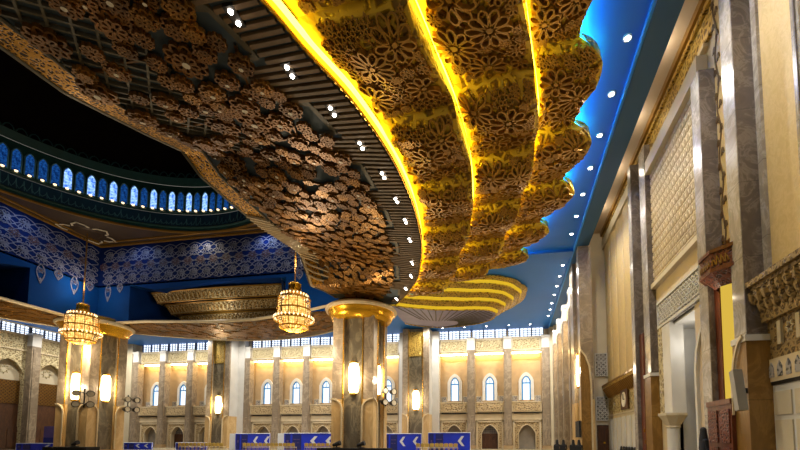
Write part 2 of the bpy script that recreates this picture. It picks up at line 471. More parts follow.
vault = thing('muqarnas_vault', 'tiered gold fretwork vault with lit scalloped lobes under the blue ceiling', 'vault', (-4, 19, 14))
rnd = random.Random(5)
for ti, (fi, fo, zi, zo, bl) in enumerate(TIERS):
    # the lip that carries this tier: a thin board along its inner and outer edge
    mb = MB()
    ys = [-1.8+35.4*k/160 for k in range(161)]
    top = (14.98, 15.88, 16.3)[ti]
    A = [(fo(y), y, zo-bl*bulge(y)) for y in ys]; B = [(fo(y)-0.12, y, top) for y in ys]
    mb.strip(A, B, 0)
    tier = mb.build('tier', [M['gold_ground']], vault)
    # LED strip standing behind the lip, facing the next tier (or the blue ceiling behind the last)
    mb = MB()
    if ti < 2:
        ys2 = [-1.8+35.4*k/120 for k in range(121)]
        za, zb = ((14.5, 14.85), (15.45, 15.8))[ti]
        mb.strip([(fo(y)+0.02, y, za) for y in ys2], [(fo(y)-0.05, y, zb) for y in ys2])
        mb.build('glow_strip', M['led_yellow'], tier)
    else:
        ys2 = [-1.8+35.2*k/60 for k in range(61)]
        mb.strip([(OB(y)-0.5, y, 16.32) for y in ys2], [(OB(y)-0.12, y, 16.32) for y in ys2])
        mb.build('glow_strip', M['led_blue'], tier)
    for li in range(len(NOTCH)-1):
        y0, y1 = NOTCH[li], NOTCH[li+1]; L = y1-y0
        ym = (y0+y1)/2; W = fo(ym)-fi(ym)
        def P(a, b, fi=fi, fo=fo, zi=zi, zo=zo, bl=bl, y0=y0, L=L, W=W):
            y = y0+a; v = b/W
            x = fi(y)+(fo(y)-fi(y))*v
            bu = saw(a/L)
            return (x, y, zi+(zo-zi)*v-bl*bu*min(1, max(0, 0.25+1.5*v)))
        S = surf(P, flip=False)
        if S(L/2, W/2)[1].z > 0: S = surf(P, flip=True)
        mb = MB()
        mb.grid(lambda u, v, P=P, L=L, W=W: P(u*L, v*W*0.16), 26, 2, 3)
        mb.grid(lambda u, v, P=P, L=L, W=W: P(u*L, (0.16+v*0.84)*W), 26, 7, 0)
        m = 0.10
        okf = (lambda a, b, L=L, W=W: m < a < L-m and 0.11*W < b < W-m)
        ok_all = (lambda a, b, L=L, W=W: m < a < L-m and 0.02*W < b < W-m)
        near = ym < 20
        w = 0.055 if near else 0.07
        h0, h1 = 0.02, 0.15
        # sheaf of crossing straight bars
        dirs = (rnd.choice([0.55, 0.75, 0.35]), rnd.choice([-0.5, -0.3, 2.2]))
        for d in dirs:
            ca, sa = math.cos(d), math.sin(d)
            off0 = rnd.uniform(-0.6, 0.6)
            for q in range(7):
                of = off0+(q-3)*0.34
                c0 = (L/2-sa*of, W/2+ca*of)
                clip_line(mb, S, (c0[0]-ca*3.2, c0[1]-sa*3.2), (c0[0]+ca*3.2, c0[1]+sa*3.2), w*0.8, 0.0, 0.09, 1, okf, 12)
        if ti == 0:   # eight-point star with a pale glass heart over the lit inner edge
            star(mb, S, L*0.42, W*0.2, 0.62, 10, 0.06, 0.05, 0.2, 1, 2, 0.2, ok_all, 0.55, 0.36)
        # flowers packed over the lobe
        pts = []
        tries = 900
        for _ in range(tries):
            big = len(pts) < 4
            r = rnd.uniform(0.55, 0.8) if big else rnd.uniform(0.17, 0.45)
            a, b = rnd.uniform(0.1, L-0.1), rnd.uniform(0.13*W, W-0.08)
            if a-r*0.75 < 0.02 or a+r*0.75 > L or b+r*0.8 > W: continue
            if all((a-p)**2+(b-q)**2 > ((r+s)*0.9)**2 for p, q, s in pts): pts.append((a, b, r))
        for a, b, r in pts:
            kind = rnd.random()
            if r > 0.55: rosette(mb, S, a, b, r, rnd.choice([9, 10, 12]), w*1.1, h0+0.03, h1+0.05, 1, 1, rnd.random(), ok_all)
            elif kind < 0.5: girih(mb, S, a, b, r*1.15, w*0.9, h0, h1, 1, ok_all)
            else: rosette(mb, S, a, b, r, 8, w*0.9, h0, h1, 1, 1, rnd.random(), ok_all)
        mb.build('lobe', [M['gold_ground'], M['gold_orn'], M['green_glass'], M['gold_plain']], tier)

# ---- dark soffit of the broad arch between the columns, seen from below ------------------------
AE = linear([(-2,12.6),(2,12.9),(5,13.2),(9.1,13.62),(10.9,13.72),(12.1,14.07),(14.2,14.7),(15.9,15.28),(17.1,14.8),(19,14.75),(21.5,14.75),(22.2,14.8),(26.2,15.3),(26.9,15.1),(28.3,13.45),(30,13.6),(34,13.6)])
AX = linear([(-2,-15.5),(28.3,-15.5),(31,-15.0),(34,-14.6)])
LIPZ = 13.32
def soff(a, b):
    """a: metres along Y, b: 0 dome edge .. 1 lit edge"""
    y = a; x0, x1 = AX(y), T0(y); z0 = AE(y)
    zb = z0+(LIPZ-z0)*b
    return (x0+(x1-x0)*b, y, zb)
def soffm(a, b):
    y = a; W = T0(y)-AX(y)
    return soff(a, b/W)
SS = surf(soffm)
if SS(15, 4)[1].z > 0: SS = surf(soffm, True)
Wd = lambda y: T0(y)-AX(y)
sof = thing('arch_soffit', 'dark soffit of the broad arch, slate ground covered in bronze flowers', 'arch', (-10, 18, 14))
mb = MB(); mb.grid(lambda u, v: soff(-1.8+35.4*u, v), 90, 16, 0)
mb.build('ground_panel', M['soffit_ground'], sof)
# lip board with the first yellow LED strip behind it
mb = MB(); ys = [-1.8+35.4*k/160 for k in range(161)]
mb.strip([(T0(y), y, LIPZ-0.04) for y in ys], [(T0(y)-0.05, y, 13.98) for y in ys], 0)
mb.tube([(T0(y), y, LIPZ-0.02) for y in ys], 0.05, 5, 0)
mb.build('lip_board', M['gold_bright'], sof)
mb = MB(); ys2 = [-1.8+35.4*k/120 for k in range(121)]
mb.strip([(T0(y)+0.05, y, 13.55) for y in ys2], [(T0(y)+0.02, y, 13.88) for y in ys2])
mb.build('glow_strip', M['led_yellow'], sof)
# gold band and grey nosing along the dome edge
mb = MB()
mb.grid(lambda u, v: (lambda P: (P[0], P[1], P[2]-0.06))(soffm(-1.8+32.5*u, 0.12+1.0*v)), 120, 3, 0)
mb.build('gold_band', M['soffit_gold'], sof)
mb = MB()
ys = [-1.8+33.5*k/140 for k in range(141)]
mb.tube([soffm(y, 0.02) for y in ys], 0.11, 6, 0)
mb.tube([(lambda P: (P[0], P[1], P[2]-0.07))(soffm(y, 1.2)) for y in ys], 0.06, 5, 0)
mb.strip([soffm(y, 0.0) for y in ys], [(soffm(y, 0.0)[0]-0.05, y, soffm(y, 0.0)[2]+1.6) for y in ys], 0)
mb.build('edge_moulding', M['dull_line'], sof)
# slats across the lit edge, stepped outline
mb = MB(); y = -1.5; k = 0
while y < 32.6:
    seg = int((y+1.5)/1.75) % 2
    Lb = (1.45, 2.55)[seg]*min(1, max(0.35, (33.6-y)/6))
    W = Wd(y)
    mb.ribbon(SS, [(y, W-0.08), (y+0.04, W-Lb/2), (y+0.08, W-Lb)], 0.13, 0.0, 0.11, 0)
    y += 0.27
mb.build('slat_border', M['soffit_wood'], sof)
mb = MB(); y = -1.5; pts = []
while y < 31.5:
    seg = int((y+1.5)/1.75) % 2
    Lb = (1.6, 2.7)[seg]*min(1, max(0.35, (33.6-y)/6))
    pts.append((y, Wd(y)-Lb)); y += 0.25
mb.ribbon(SS, pts, 0.2, 0.0, 0.09, 0)
mb.build('stepped_moulding', M['dull_line'], sof)
# ribbed fan close to the far column
mb = MB()
for k in range(22):
    y = 20.6+0.34*k
    mb.ribbon(SS, [(y, 0.1), (y+0.25, 0.75), (y+0.5, 1.3+0.035*k)], 0.1, 0.05, 0.2, 0)
mb.build('ribbed_fan', M['cream_line'], sof)
# arched moulding pair by the column
mb = MB()
mb.tube([(lambda P: (P[0], P[1], P[2]-0.15))(soffm(24.6+4.6*t, 1.25+0.9*math.sin(PI*t*0.5))) for t in [k/16 for k in range(17)]], 0.07, 5, 0)
mb.tube([(lambda P: (P[0], P[1], P[2]-0.1))(soffm(25.2+3.4*t, 0.15)) for t in [k/12 for k in range(13)]], 0.09, 5, 0)
mb.build('arched_moulding', M['cream_line'], sof)
# flowers
rnd = random.Random(11); flowers = []
mb = MB(); mbs = MB()
tries = 0
while tries < 9500:
    tries += 1
    y = rnd.uniform(-1, 31.5); W = Wd(y)
    b = rnd.uniform(1.45, W-2.0)
    if b < 1.5 or b > W-1.6: continue
    dens = 0.30+0.70*min(1, max(0, (y-10)/8))
    r = rnd.uniform(0.42, 0.66) if rnd.random() < 0.35 and y < 17 else rnd.uniform(0.24, 0.44)
    if y > 17: r *= 0.95-0.35*min(1, (y-17)/7)
    if b+r > W-(1.7 if y < 28 else 0.9): continue
    if y < 14 and b < 4.2 and rnd.random() < 0.93: continue      # the lattice net keeps the near end of the band side
    if rnd.random() > dens: continue
    if all((y-p)**2+(b-q)**2 > ((r+s)*0.80)**2 for p, q, s in flowers): flowers.append((y, b, r))
for y, b, r in flowers:
    dz = rnd.uniform(0.0, 0.2)
    gm = 2 if rnd.random() < min(0.85, max(0.12, (y-13)/12)) else 0; wr = 0.04+0.055*r
    rosette(mb, SS, y, b, r, rnd.choice([8, 10]), wr, 0.02+dz, 0.15+dz, gm, None, rnd.random())
    if r > 0.3: rosette(mb, SS, y, b, r*0.62, 8, wr, 0.05+dz, 0.22+dz, gm, None, rnd.random())
    if rnd.random() < 0.55 and r > 0.28: mb.disc(SS, y, b, r*0.2, 0.26+dz, 8, 1)
    if rnd.random() < 0.35:
        an = rnd.uniform(0, 2*PI)
        clip_line(mb, SS, (y, b), (y+math.cos(an)*1.8, b+math.sin(an)*1.8), 0.07, 0.0, 0.1, 0, lambda a, c: 1.3 < c < Wd(a)-1.4, 5)
mb.build('flower_carving', [M['soffit_orn'], M['flower_white'], M['soffit_gilt']], sof)
# net of crossing ribs over the near band side
mb = MB()
for q in range(26):
    a = 4.0+0.42*q
    clip_line(mb, SS, (a, 1.35), (a+2.2, 5.2), 0.07, 0.0, 0.12, 0, lambda p, c: 1.3 < c < 5.2 and p < 15.5, 8)
    if q % 2 == 0: clip_line(mb, SS, (a+2.4, 1.35), (a-1.6, 5.2), 0.07, 0.0, 0.12, 0, lambda p, c: 1.3 < c < 5.2 and p < 15.5, 8)
mb.build('rib_net', M['dull_line'], sof)

# twin lamps in the slat border
for k, (x, y) in enumerate([(-7.55,9.3),(-6.95,11.1),(-6.32,12.85),(-5.95,14.7),(-5.65,16.6),(-5.6,18.5),(-5.65,20.4),(-5.95,22.5),(-6.6,25.6),(-7.2,27.6),(-8.2,29.8),(-9.6,32.0)]):
    z = LIPZ+(x-T0(y))*0.0
    b = x-AX(y); P, N = SS(y, b)
    t = thing('twin_downlight', '%s twin spot lamp from the near end of the dark slatted arch edge' % ORD[k], 'lamp', tuple(P), 'twin spot lamps along the arch edge')
    mb = MB(); mb.box(P.x-0.16, P.x+0.16, P.y-0.3, P.y+0.3, P.z-0.12, P.z+0.05)
    mb.build('housing', M['dark_metal'], t)
    for s in (-1, 1):
        mb = MB(); mb.lathe([(0.0, -0.17), (0.06, -0.16), (0.075, -0.10)], (P.x, P.y+s*0.16, P.z), 10)
        mb.build('lens', M['lamp_white'], t)

# ---- second, smaller stepped vault beyond the beam, by the far column --------------------------
def lerp2(p, q, t): return (p[0]+(q[0]-p[0])*t, p[1]+(q[1]-p[1])*t)
BOT = [(-11.6,35.8),(-9.6,37.0),(-7.4,38.0),(-5.2,38.5),(-3.2,38.7),(-1.9,39.4),(-1.7,41.0),(-2.8,42.8),(-4.8,43.8),(-7.2,44.2),(-9.6,43.6),(-11.6,42.0)]
TOP = [(-11.6,34.6),(-8.6,34.8),(-5.6,35.2),(-2.8,35.9),(-0.4,36.8),(1.0,38.6),(1.6,41.0),(0.6,44.8),(-1.8,47.4),(-5.4,48.8),(-8.6,48.2),(-11.0,46.5)]
def ring(t, z, n=66, scal=0.0):
    loop = [lerp2(p, q, t) for p, q in zip(BOT, TOP)]; m = len(loop); out = []
    for k in range(n+1):
        u = k/n*(m-1); i = min(int(u), m-2); f = u-i
        g = lambda j: Vector(loop[max(0, min(m-1, j))])
        p0, p1, p2, p3 = g(i-1), g(i), g(i+1), g(i+2)
        q = 0.5*((2*p1)+(p2-p0)*f+(2*p0-5*p1+4*p2-p3)*f*f+(3*p1-p0-3*p2+p3)*f**3)
        if scal:
            d = q-Vector((-6.5, 40.0)); d.normalize()
            q = q+d*scal*abs(math.sin(PI*k/n*11))
        out.append((q.x, q.y, z))
    return out
v2 = thing('stepped_vault', 'small stepped gold vault with yellow lit rings behind the middle column', 'vault', (-6, 40, 15))
LV = [(0.0, 14.1), (0.25, 14.75), (0.5, 15.35), (0.75, 15.95), (1.0, 16.45)]
for k in range(4):
    t0, z0 = LV[k]; t1, z1 = LV[k+1]
    mb = MB()
    lo = ring(t0, z0, scal=0.1); mid = ring(t0+0.06, z0+0.30, scal=0.1); hi = ring(t1-0.03, z1-0.06, scal=0.15)
    mb.strip(mid, hi, 1); mb.strip(hi, ring(t1-0.03, z1+0.03, scal=0.15), 0)
    mb.tube(lo, 0.06, 5, 0)
    o = mb.build('ring_tier', [M['gold_ground'], M['carved_gold']], v2)
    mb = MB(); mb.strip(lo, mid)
    mb.build('glow_strip', M['riser_glow'], o)  # riser glows itself, standing in for hidden LED light on yellow paint
mb = MB(); b0 = ring(0.0, 14.12)
mb.f.append(tuple(range(len(b0)))); mb.v += b0; mb.m.append(0)
for k in range(2, 64, 2):
    p = Vector(b0[k]); c = Vector((-8.5, 44.0, 14.12))
    mb.tube([p+(c-p)*0.04-Vector((0, 0, 0.02)), p+(c-p)*0.6-Vector((0, 0, 0.02))], 0.05, 4, 1)
mb.build('ribbed_underside', [M['purple_fan'], M['dull_line']], v2)

# ---- soffits of the far arch and of the arch on the other side of the dome ----------------------
def belt(name, label, fn, flip):
    t = thing(name, label, 'arch', fn(0.5, 0.5))
    mb = MB(); mb.grid(fn, 60, 10, 0); mb.build('carved_soffit', M['brown_belt'], t)
    mb = MB(); mb.tube([(p[0], p[1], p[2]+0.02) for p in [fn(k/60, 0.0) for k in range(61)]], 0.14, 6, 0)
    mb.tube([fn(k/60, 1.0) for k in range(61)], 0.08, 6, 0)
    mb.build('edge_moulding', M['cream_line'], t)
    mb = MB(); r = random.Random(3)
    e = 0.02
    L = 28.0
    S = surf(lambda a, b: fn(a/L, b/7.0))
    if S(14, 3)[1].z > 0: S = surf(lambda a, b: fn(a/L, b/7.0), True)
    for _ in range(420):
        rr = r.uniform(0.22, 0.45); a = r.uniform(0.8, 27.2); b = r.uniform(0.8, 6.2)
        rosette(mb, S, a, b, rr, 8, 0.07, 0.0, 0.07, 0, None, r.random())
    mb.build('flower_carving', M['soffit_gilt'], t)
    mb = MB(); mb.strip([fn(k/60, 1.0) for k in range(61)], [(lambda p: (p[0], p[1], p[2]+0.7))(fn(k/60, 1.0)) for k in range(61)])
    mb.build('lip_board', M['soffit_wood'], t)
    return t
dep = lambda u: 2.6+5.0*math.sin(PI*u)**0.9
zf = linear([(0, 12.85), (0.2, 12.85), (0.45, 12.5), (0.62, 12.45), (0.8, 12.95), (0.9, 13.4), (1, 13.4)])
def far_belt(u, v): return (-41+28*u, 33+dep(u)*v, zf(u)+(12.55-zf(u))*v*(0.35+0.65*math.sin(PI*u)) )
belt('arch_soffit', 'brown and gold carved soffit of the far arch between two columns', far_belt, False)
def left_belt(u, v): return (-41-dep(u)*v, 5+28*u, 12.85-0.35*v)
belt('arch_soffit', 'brown and gold carved soffit of the side arch beyond the corner chandelier', left_belt, False)

# ---- square domed bay: navy walls, ceiling, drum, dome ------------------------------------------
ZI = 20.85
DC = (-27.0, 19.0); DR = 13.0
def arabesque(mb, S, L, pendant_ok, pitch, mi, mi2):
    """hanging arabesque: ogee net of scrolls, rosettes and pendants; S(a,b) flat, b downward"""
    S00 = S; S = lambda a, b: S00(a, b*0.86)
    n = round(L/pitch); p = L/n; r = random.Random(2)
    for k in range(n):
        c = (k+0.5)*p
        for row in range(3):
            b = 0.9+row*1.35
            rosette(mb, S, c+(p/2 if row % 2 else 0), b, 0.42, 8, 0.06, 0.0, 0.03, mi2 if row == 1 else mi, mi, 0.2)
            og = [(c+0.5*p*math.sin(2*PI*t)*(1 if row % 2 else -1), b-0.7+1.5*t) for t in [q/10 for q in range(11)]]
            mb.ribbon(S, og, 0.06, 0.0, 0.03, mi)
            og = [(c-0.5*p*math.sin(2*PI*t)*(1 if row % 2 else -1), b-0.7+1.5*t) for t in [q/10 for q in range(11)]]
            mb.ribbon(S, og, 0.06, 0.0, 0.03, mi)
            for s in (-1, 1):
                sp = [(c+s*(0.25+0.14*t*math.cos(4.4*t)), b+0.55+0.2*t*math.sin(4.4*t)) for t in [q/8*1.6 for q in range(9)]]
                mb.ribbon(S, sp, 0.05, 0.0, 0.03, mi)
        # pendant, longer and shorter in turn
        if not pendant_ok(c): continue
        ln = (1.1, 2.1)[k % 2]; b0 = 4.3
        for s in (-1, 1):
            pt = [(c+s*0.42*math.sin(PI*t)*(1-0.55*t), b0+ln*t) for t in [q/8 for q in range(9)]]
            mb.ribbon(S, pt, 0.07, 0.0, 0.03, mi)
        star(mb, S, c, b0+ln*0.35, 0.3, 6, 0.05, 0.0, 0.03, mi, mi2, 0, None, 0.5)
        star(mb, S, c, b0+ln*0.8, 0.16, 4, 0.05, 0.0, 0.03, mi, mi, 0, None, 0.5)
# far wall (Y=33) with the recess that shows the gold corbels
mb = MB()
rec = [(-37.3,13.0),(-37.3,16.65),(-34.4,16.0),(-28,16.35),(-21.0,16.3),(-20.5,13.0)]
def wall_with_recess(mb, P, L0, L1, rec, z0, z1):
    """strips of wall above and beside a recess given as (s,z) polygon, P(s,z)->point"""
    mb.face([P(L0, z0), P(rec[0][0], z0), P(rec[0][0], z1), P(L0, z1)], 0)
    mb.face([P(rec[-1][0], z0), P(L1, z0), P(L1, z1), P(rec[-1][0], z1)], 0)
    for a, b in zip(rec, rec[1:]):
        if abs(a[0]-b[0]) > 0.05: mb.face([P(a[0], a[1] if a[0] != rec[-1][0] else 13), P(b[0], b[1] if b is not rec[-1] else rec[-2][1]), P(b[0], z1), P(a[0], z1)], 0)
PF = lambda s, z: (s, 33.0, z)
wall_with_recess(mb, PF, -41.2, -12.8, rec, 12.9, 21.0)
rc = MB()
for a, b in zip(rec, rec[1:]): rc.face([(a[0], 33.0, a[1]), (b[0], 33.0, b[1]), (b[0]-(1.5 if b[0] > -30 else -1.0), 37.5, b[1]), (a[0]-(1.5 if a[0] > -30 else -1.0), 37.5, a[1])], 0)
rc.face([(-36.5, 37.5, 12.9), (-21.5, 37.5, 12.9), (-21.5, 37.5, 17), (-36.5, 37.5, 17)], 0)
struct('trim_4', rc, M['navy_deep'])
arabesque(mb, flat((-40.7, 32.97, 20.6), (1, 0, 0), (0, 0, -1)) if flat((0,0,0),(1,0,0),(0,0,-1))(0,0)[1].y < 0 else flat((-12.9, 32.97, 20.6), (-1, 0, 0), (0, 0, -1)), 27.6, lambda c: c < 7.4 or c > 24.2, 1.38, 1, 2)
mb.face([(-41, 32.99, 16.75), (-13, 32.99, 16.75), (-13, 32.99, 21), (-41, 32.99, 21)], 3)
struct('wall_far_inner', mb, [M['navy'], M['orn_pale'], M['orn_rust'], M['navy_upper']])
# inner side wall (X=-41)
mb = MB()
rec2 = [(8.0,13.0),(8.0,15.6),(11,16.4),(18,16.2),(24,15.4),(27.2,16.2),(27.2,13.0)]
PL = lambda s, z: (-41.0, s, z)
wall_with_recess(mb, PL, 4.8, 33.2, rec2, 12.9, 21.0)
rc = MB()
for a, b in zip(rec2, rec2[1:]): rc.face([(-41, a[0], a[1]), (-41, b[0], b[1]), (-45, b[0], b[1]), (-45, a[0], a[1])], 0)
rc.face([(-45, 8, 12.9), (-45, 27.2, 12.9), (-45, 27.2, 17), (-45, 8, 17)], 0)
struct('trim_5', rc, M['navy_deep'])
fo = flat((-40.97, 5.2, 20.6), (0, 1, 0), (0, 0, -1))
if fo(0, 0)[1].x < 0: fo = flat((-40.97, 32.8, 20.6), (0, -1, 0), (0, 0, -1))
arabesque(mb, fo, 27.6, (lambda c: c > 22.3 or c < 2.5) if fo(1, 0)[0].y > fo(0, 0)[0].y else (lambda c: c < 5.3 or c > 25), 1.38, 1, 2)
mb.face([(-40.99, 5, 16.75), (-40.99, 33, 16.75), (-40.99, 33, 21), (-40.99, 5, 21)], 3)
struct('wall_side_inner', mb, [M['navy'], M['orn_pale'], M['orn_rust'], M['navy_upper']])
# the other two sides of the square, seen only from below
mb = MB()
mb.box(-13.0, -12.8, 4.8, 33, 16.3, 21.0); mb.box(-41, -13, 4.8, 5.0, 15.0, 21.0)
struct('wall_near_inner', mb, M['navy'])
# gold corbels in the recess
cb = thing('corbel_cornice', 'three stepped gold corbel bands inside the navy wall recess', 'cornice', (-28, 34.5, 13))
for k, (xl, xr, z0, z1, y) in enumerate([(-33.9,-23.2,13.1,13.95,35.2),(-34.9,-22.4,14.05,14.95,34.6),(-35.9,-21.4,15.05,16.0,33.9)]):
    mb = MB()
    f = lambda u, v: (xl+(xr-xl)*u+(u-0.5)*0.8*v, y-0.35*v+0.9*(2*u-1)**2, z0+(z1-z0)*v+0.25*(2*u-1)**2)
    mb.grid(f, 24, 3, 0)
    mb.tube([f(q/24, 1.0) for q in range(25)], 0.1, 5, 1); mb.tube([f(q/24, 0.0) for q in range(25)], 0.07, 5, 1)
    mb.face([f(0, 0), f(0, 1), (f(0, 1)[0], 37.4, z1), (f(0, 0)[0], 37.4, z0)], 0); mb.face([f(1, 0), f(1, 1), (f(1, 1)[0], 37.4, z1), (f(1, 0)[0], 37.4, z0)], 0)
    for q in range(30):
        u = (q+0.5)/30
        p = [f(u-0.012, 0.15), f(u-0.012, 0.6), f(u, 0.85), f(u+0.012, 0.6), f(u+0.012, 0.15)]
        mb.tube([(a, b-0.03, c) for a, b, c in p], 0.035, 4, 1)
    mb.build('corbel_band', [M['corbel'], M['umber_gold']], cb)
# inner ceiling with the round opening
mb = MB(); n = 96
sq = []
for k in range(n):
    a = 2*PI*k/n; c, s = math.cos(a), math.sin(a); q = 14.0/max(abs(c), abs(s)); sq.append((DC[0]+c*q, DC[1]+s*q, ZI))
cir = [(DC[0]+DR*math.cos(2*PI*k/n), DC[1]+DR*math.sin(2*PI*k/n), ZI) for k in range(n)]
mb.strip(sq, cir, 0, True)
cir2 = lambda r, z: [(DC[0]+r*math.cos(2*PI*k/n), DC[1]+r*math.sin(2*PI*k/n), z) for k in range(n+1)]
mb.tube(cir2(DR+0.12, ZI-0.08), 0.12, 6, 1)
for q, w in ((13.85, 0.14), (13.2, 0.09)):
    c = [(DC[0]-q, DC[1]-q), (DC[0]+q, DC[1]-q), (DC[0]+q, DC[1]+q), (DC[0]-q, DC[1]+q)]
    for i in range(4):
        a, b = c[i], c[(i+1) % 4]
        mb.tube([(a[0], a[1], ZI-0.05), (b[0], b[1], ZI-0.05)], w, 5, 1)
struct('ceiling_3', mb, [M['inner_ceil'], M['umber_gold']])
# drum
mb = MB()
def cylstrip(r0, z0, r1, z1, mi): mb.strip(cir2(r0, z0), cir2(r1, z1), mi)
cylstrip(DR, ZI, DR, 21.15, 2); cylstrip(DR-0.02, 21.15, DR-0.02, 22.35, 1); cylstrip(DR-0.15, 22.35, DR-0.15, 22.55, 2)
cylstrip(DR, 22.55, DR, 25.1, 0); cylstrip(DR-0.05, 25.1, DR-0.35, 25.75, 0)
mb.tube(cir2(DR-0.12, 22.45), 0.12, 6, 2); mb.tube(cir2(DR-0.1, 21.12), 0.1, 6, 2)
def drumS(a, b):
    th = a/DR; r = DR-0.06
    P = Vector((DC[0]+r*math.cos(th), DC[1]+r*math.sin(th), 22.28-b))
    return P, Vector((-math.cos(th), -math.sin(th), 0))
r = random.Random(8)
for k in range(150):                                                      # abstract scrolling script band
    a0 = k*0.44+11.0
    if a0/DR > 2*PI: break
    hgt = r.uniform(0.25, 0.9)
    mb.ribbon(drumS, [(a0, 0.95), (a0+0.05, 0.95-hgt), (a0+0.12, 0.95-hgt*0.5), (a0+0.3, 0.9), (a0+0.5, 0.8+r.uniform(-.3, .1))], 0.05, 0, 0.03, 3)
for k in range(108):                                                      # scalloped crown above the windows
    th = 2*PI*(k+0.5)/108
    S = lambda a, b, th=th: (Vector((DC[0]+(DR-0.4)*math.cos(th+a/DR), DC[1]+(DR-0.4)*math.sin(th+a/DR), 25.75+b)), Vector((-math.cos(th), -math.sin(th), 0)))
    mb.ribbon(S, [(-0.34, 0), (-0.2, 0.28), (0, 0.4), (0.2, 0.28), (0.34, 0)], 0.08, 0, 0.05, 0)
struct('wall_drum', mb, [M['teal'], M['teal_band'], M['teal'], M['teal_line']])
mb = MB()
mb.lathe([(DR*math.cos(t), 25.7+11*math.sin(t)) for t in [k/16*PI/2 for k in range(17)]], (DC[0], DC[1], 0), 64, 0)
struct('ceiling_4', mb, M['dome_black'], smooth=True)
# drum windows: pointed arch niche with coloured glass, a foot lamp
WN = [1]
def next_window():
    WN[0] += 1; return 'window_%d' % (WN[0]-1)
lit = {7, 9, 11, 13, 15, 17, 19, 21}
for k in range(30):
    ang = rad(165.6-3.33*k)
    ca, sa = math.cos(ang), math.sin(ang)
    def W(x, z, d): return (DC[0]+(DR-d)*ca-x*sa, DC[1]+(DR-d)*sa+x*ca, z)
    head = arch_pts(0.25, 24.1, 0.42, 8)
    out = [(0.25, 22.75)]+head+[(-0.25, 22.75)]
    mb = MB()
    mb.tube([W(x*1.18, 22.68 if z < 22.8 else z+0.04, 0.05) for x, z in out], 0.055, 5, 0)
    o = mb.build(next_window(), M['teal_line'], None, org=W(0, 22.7, 0)); o['kind'] = 'structure'
    mb = MB(); mb.face([W(x, z, 0.04) for x, z in out]); mb.build('pane', M['pane_lit'] if k in lit else M['pane_blue'], o)
    mb = MB(); mb.lathe([(0, 0), (0.1, 0.02), (0.12, 0.1), (0.0, 0.14)], W(0, 22.58, 0.22), 8)
    mb.build('foot_lamp', M['lamp_foot'] if 'lamp_foot' in M else M.setdefault('lamp_foot', emis('foot_lamp', hx('#ffd9a8'), 2.5, False)), o)
# ================================================================== FLOOR, FAR WALL, BAYS
mb = MB(); mb.box(-66, 12, -6, 58, -0.3, 0.0); struct('floor', mb, M['carpet'])

# ---- one bay of the far wall, built once around the origin (x along, +y into the wall) ----------
def archway(mb, hw, zs, rise, y, x0, x1, z1, mi, n=10, kind='pointed'):
    """wall face y with an arched hole, from z=0 to z1 and x0..x1"""
    head = arch_pts(hw, zs, rise, n, kind)
    mb.face([(x0, y, 0), (-hw, y, 0), (-hw, y, zs), (x0, y, zs)], mi); mb.face([(hw, y, 0), (x1, y, 0), (x1, y, zs), (hw, y, zs)], mi)
    for a, b in zip(head, head[1:]): mb.face([(a[0], y, a[1]), (b[0], y, b[1]), (b[0], y, z1), (a[0], y, z1)], mi)
    mb.face([(hw, y, zs), (x1, y, zs), (x1, y, z1), (hw, y, z1)], mi); mb.face([(x0, y, zs), (-hw, y, zs), (-hw, y, z1), (x0, y, z1)], mi)
def arch_solid(mb, hw, z0, zs, rise, y, mi, n=10, kind='pointed'):
    mb.face([(hw, y, z0)]+[(x, y, z) for x, z in arch_pts(hw, zs, rise, n, kind)]+[(-hw, y, z0)], mi)

def P_pilaster():
    t = thing('wall_pilaster', 'x', 'pilaster', (0, 0, 0))
    mb = MB(); mb.box(-0.52, 0.52, -0.75, 0.3, 0.5, 13.6, 0); mb.box(-0.36, 0.36, -0.82, -0.75, 0.6, 13.4, 0); mb.build('shaft', M['marble_pier'], t)
    mb = MB(); mb.box(-0.6, 0.6, -0.85, 0.3, 0, 0.5); mb.build('plinth', M['tan'], t)
    mb = MB(); mb.box(-0.52, 0.52, -0.75, 0.3, 13.6, 15.3); mb.box(-0.58, 0.58, -0.82, 0.3, 15.0, 15.3); mb.build('capital', M['white_stone'], t)
    return remember(t)
def P_frieze():
    t = thing('frieze_panel', 'x', 'panel', (0, 0, 0))
    mb = MB(); mb.box(-1.98, 1.98, -0.35, 1.0, 13.3, 15.25); mb.build('backing', M['cream_warm'], t)
    mb = MB(); mb.box(-1.72, 1.72, -0.42, -0.35, 13.6, 14.95, 0)
    for z in (13.5, 15.02): mb.box(-1.85, 1.85, -0.44, -0.35, z-0.06, z+0.06, 1)
    for x in (-1.82, 1.82): mb.box(x-0.05, x+0.05, -0.44, -0.35, 13.5, 15.0, 1)
    mb.build('carved_field', [M['carved_cream'], M['cream']], t)
    mb = MB(); mb.box(-1.9, 1.9, 0.25, 0.7, 13.18, 13.28); mb.build('cove_lamp', M['led_warm'], t)
    return remember(t)
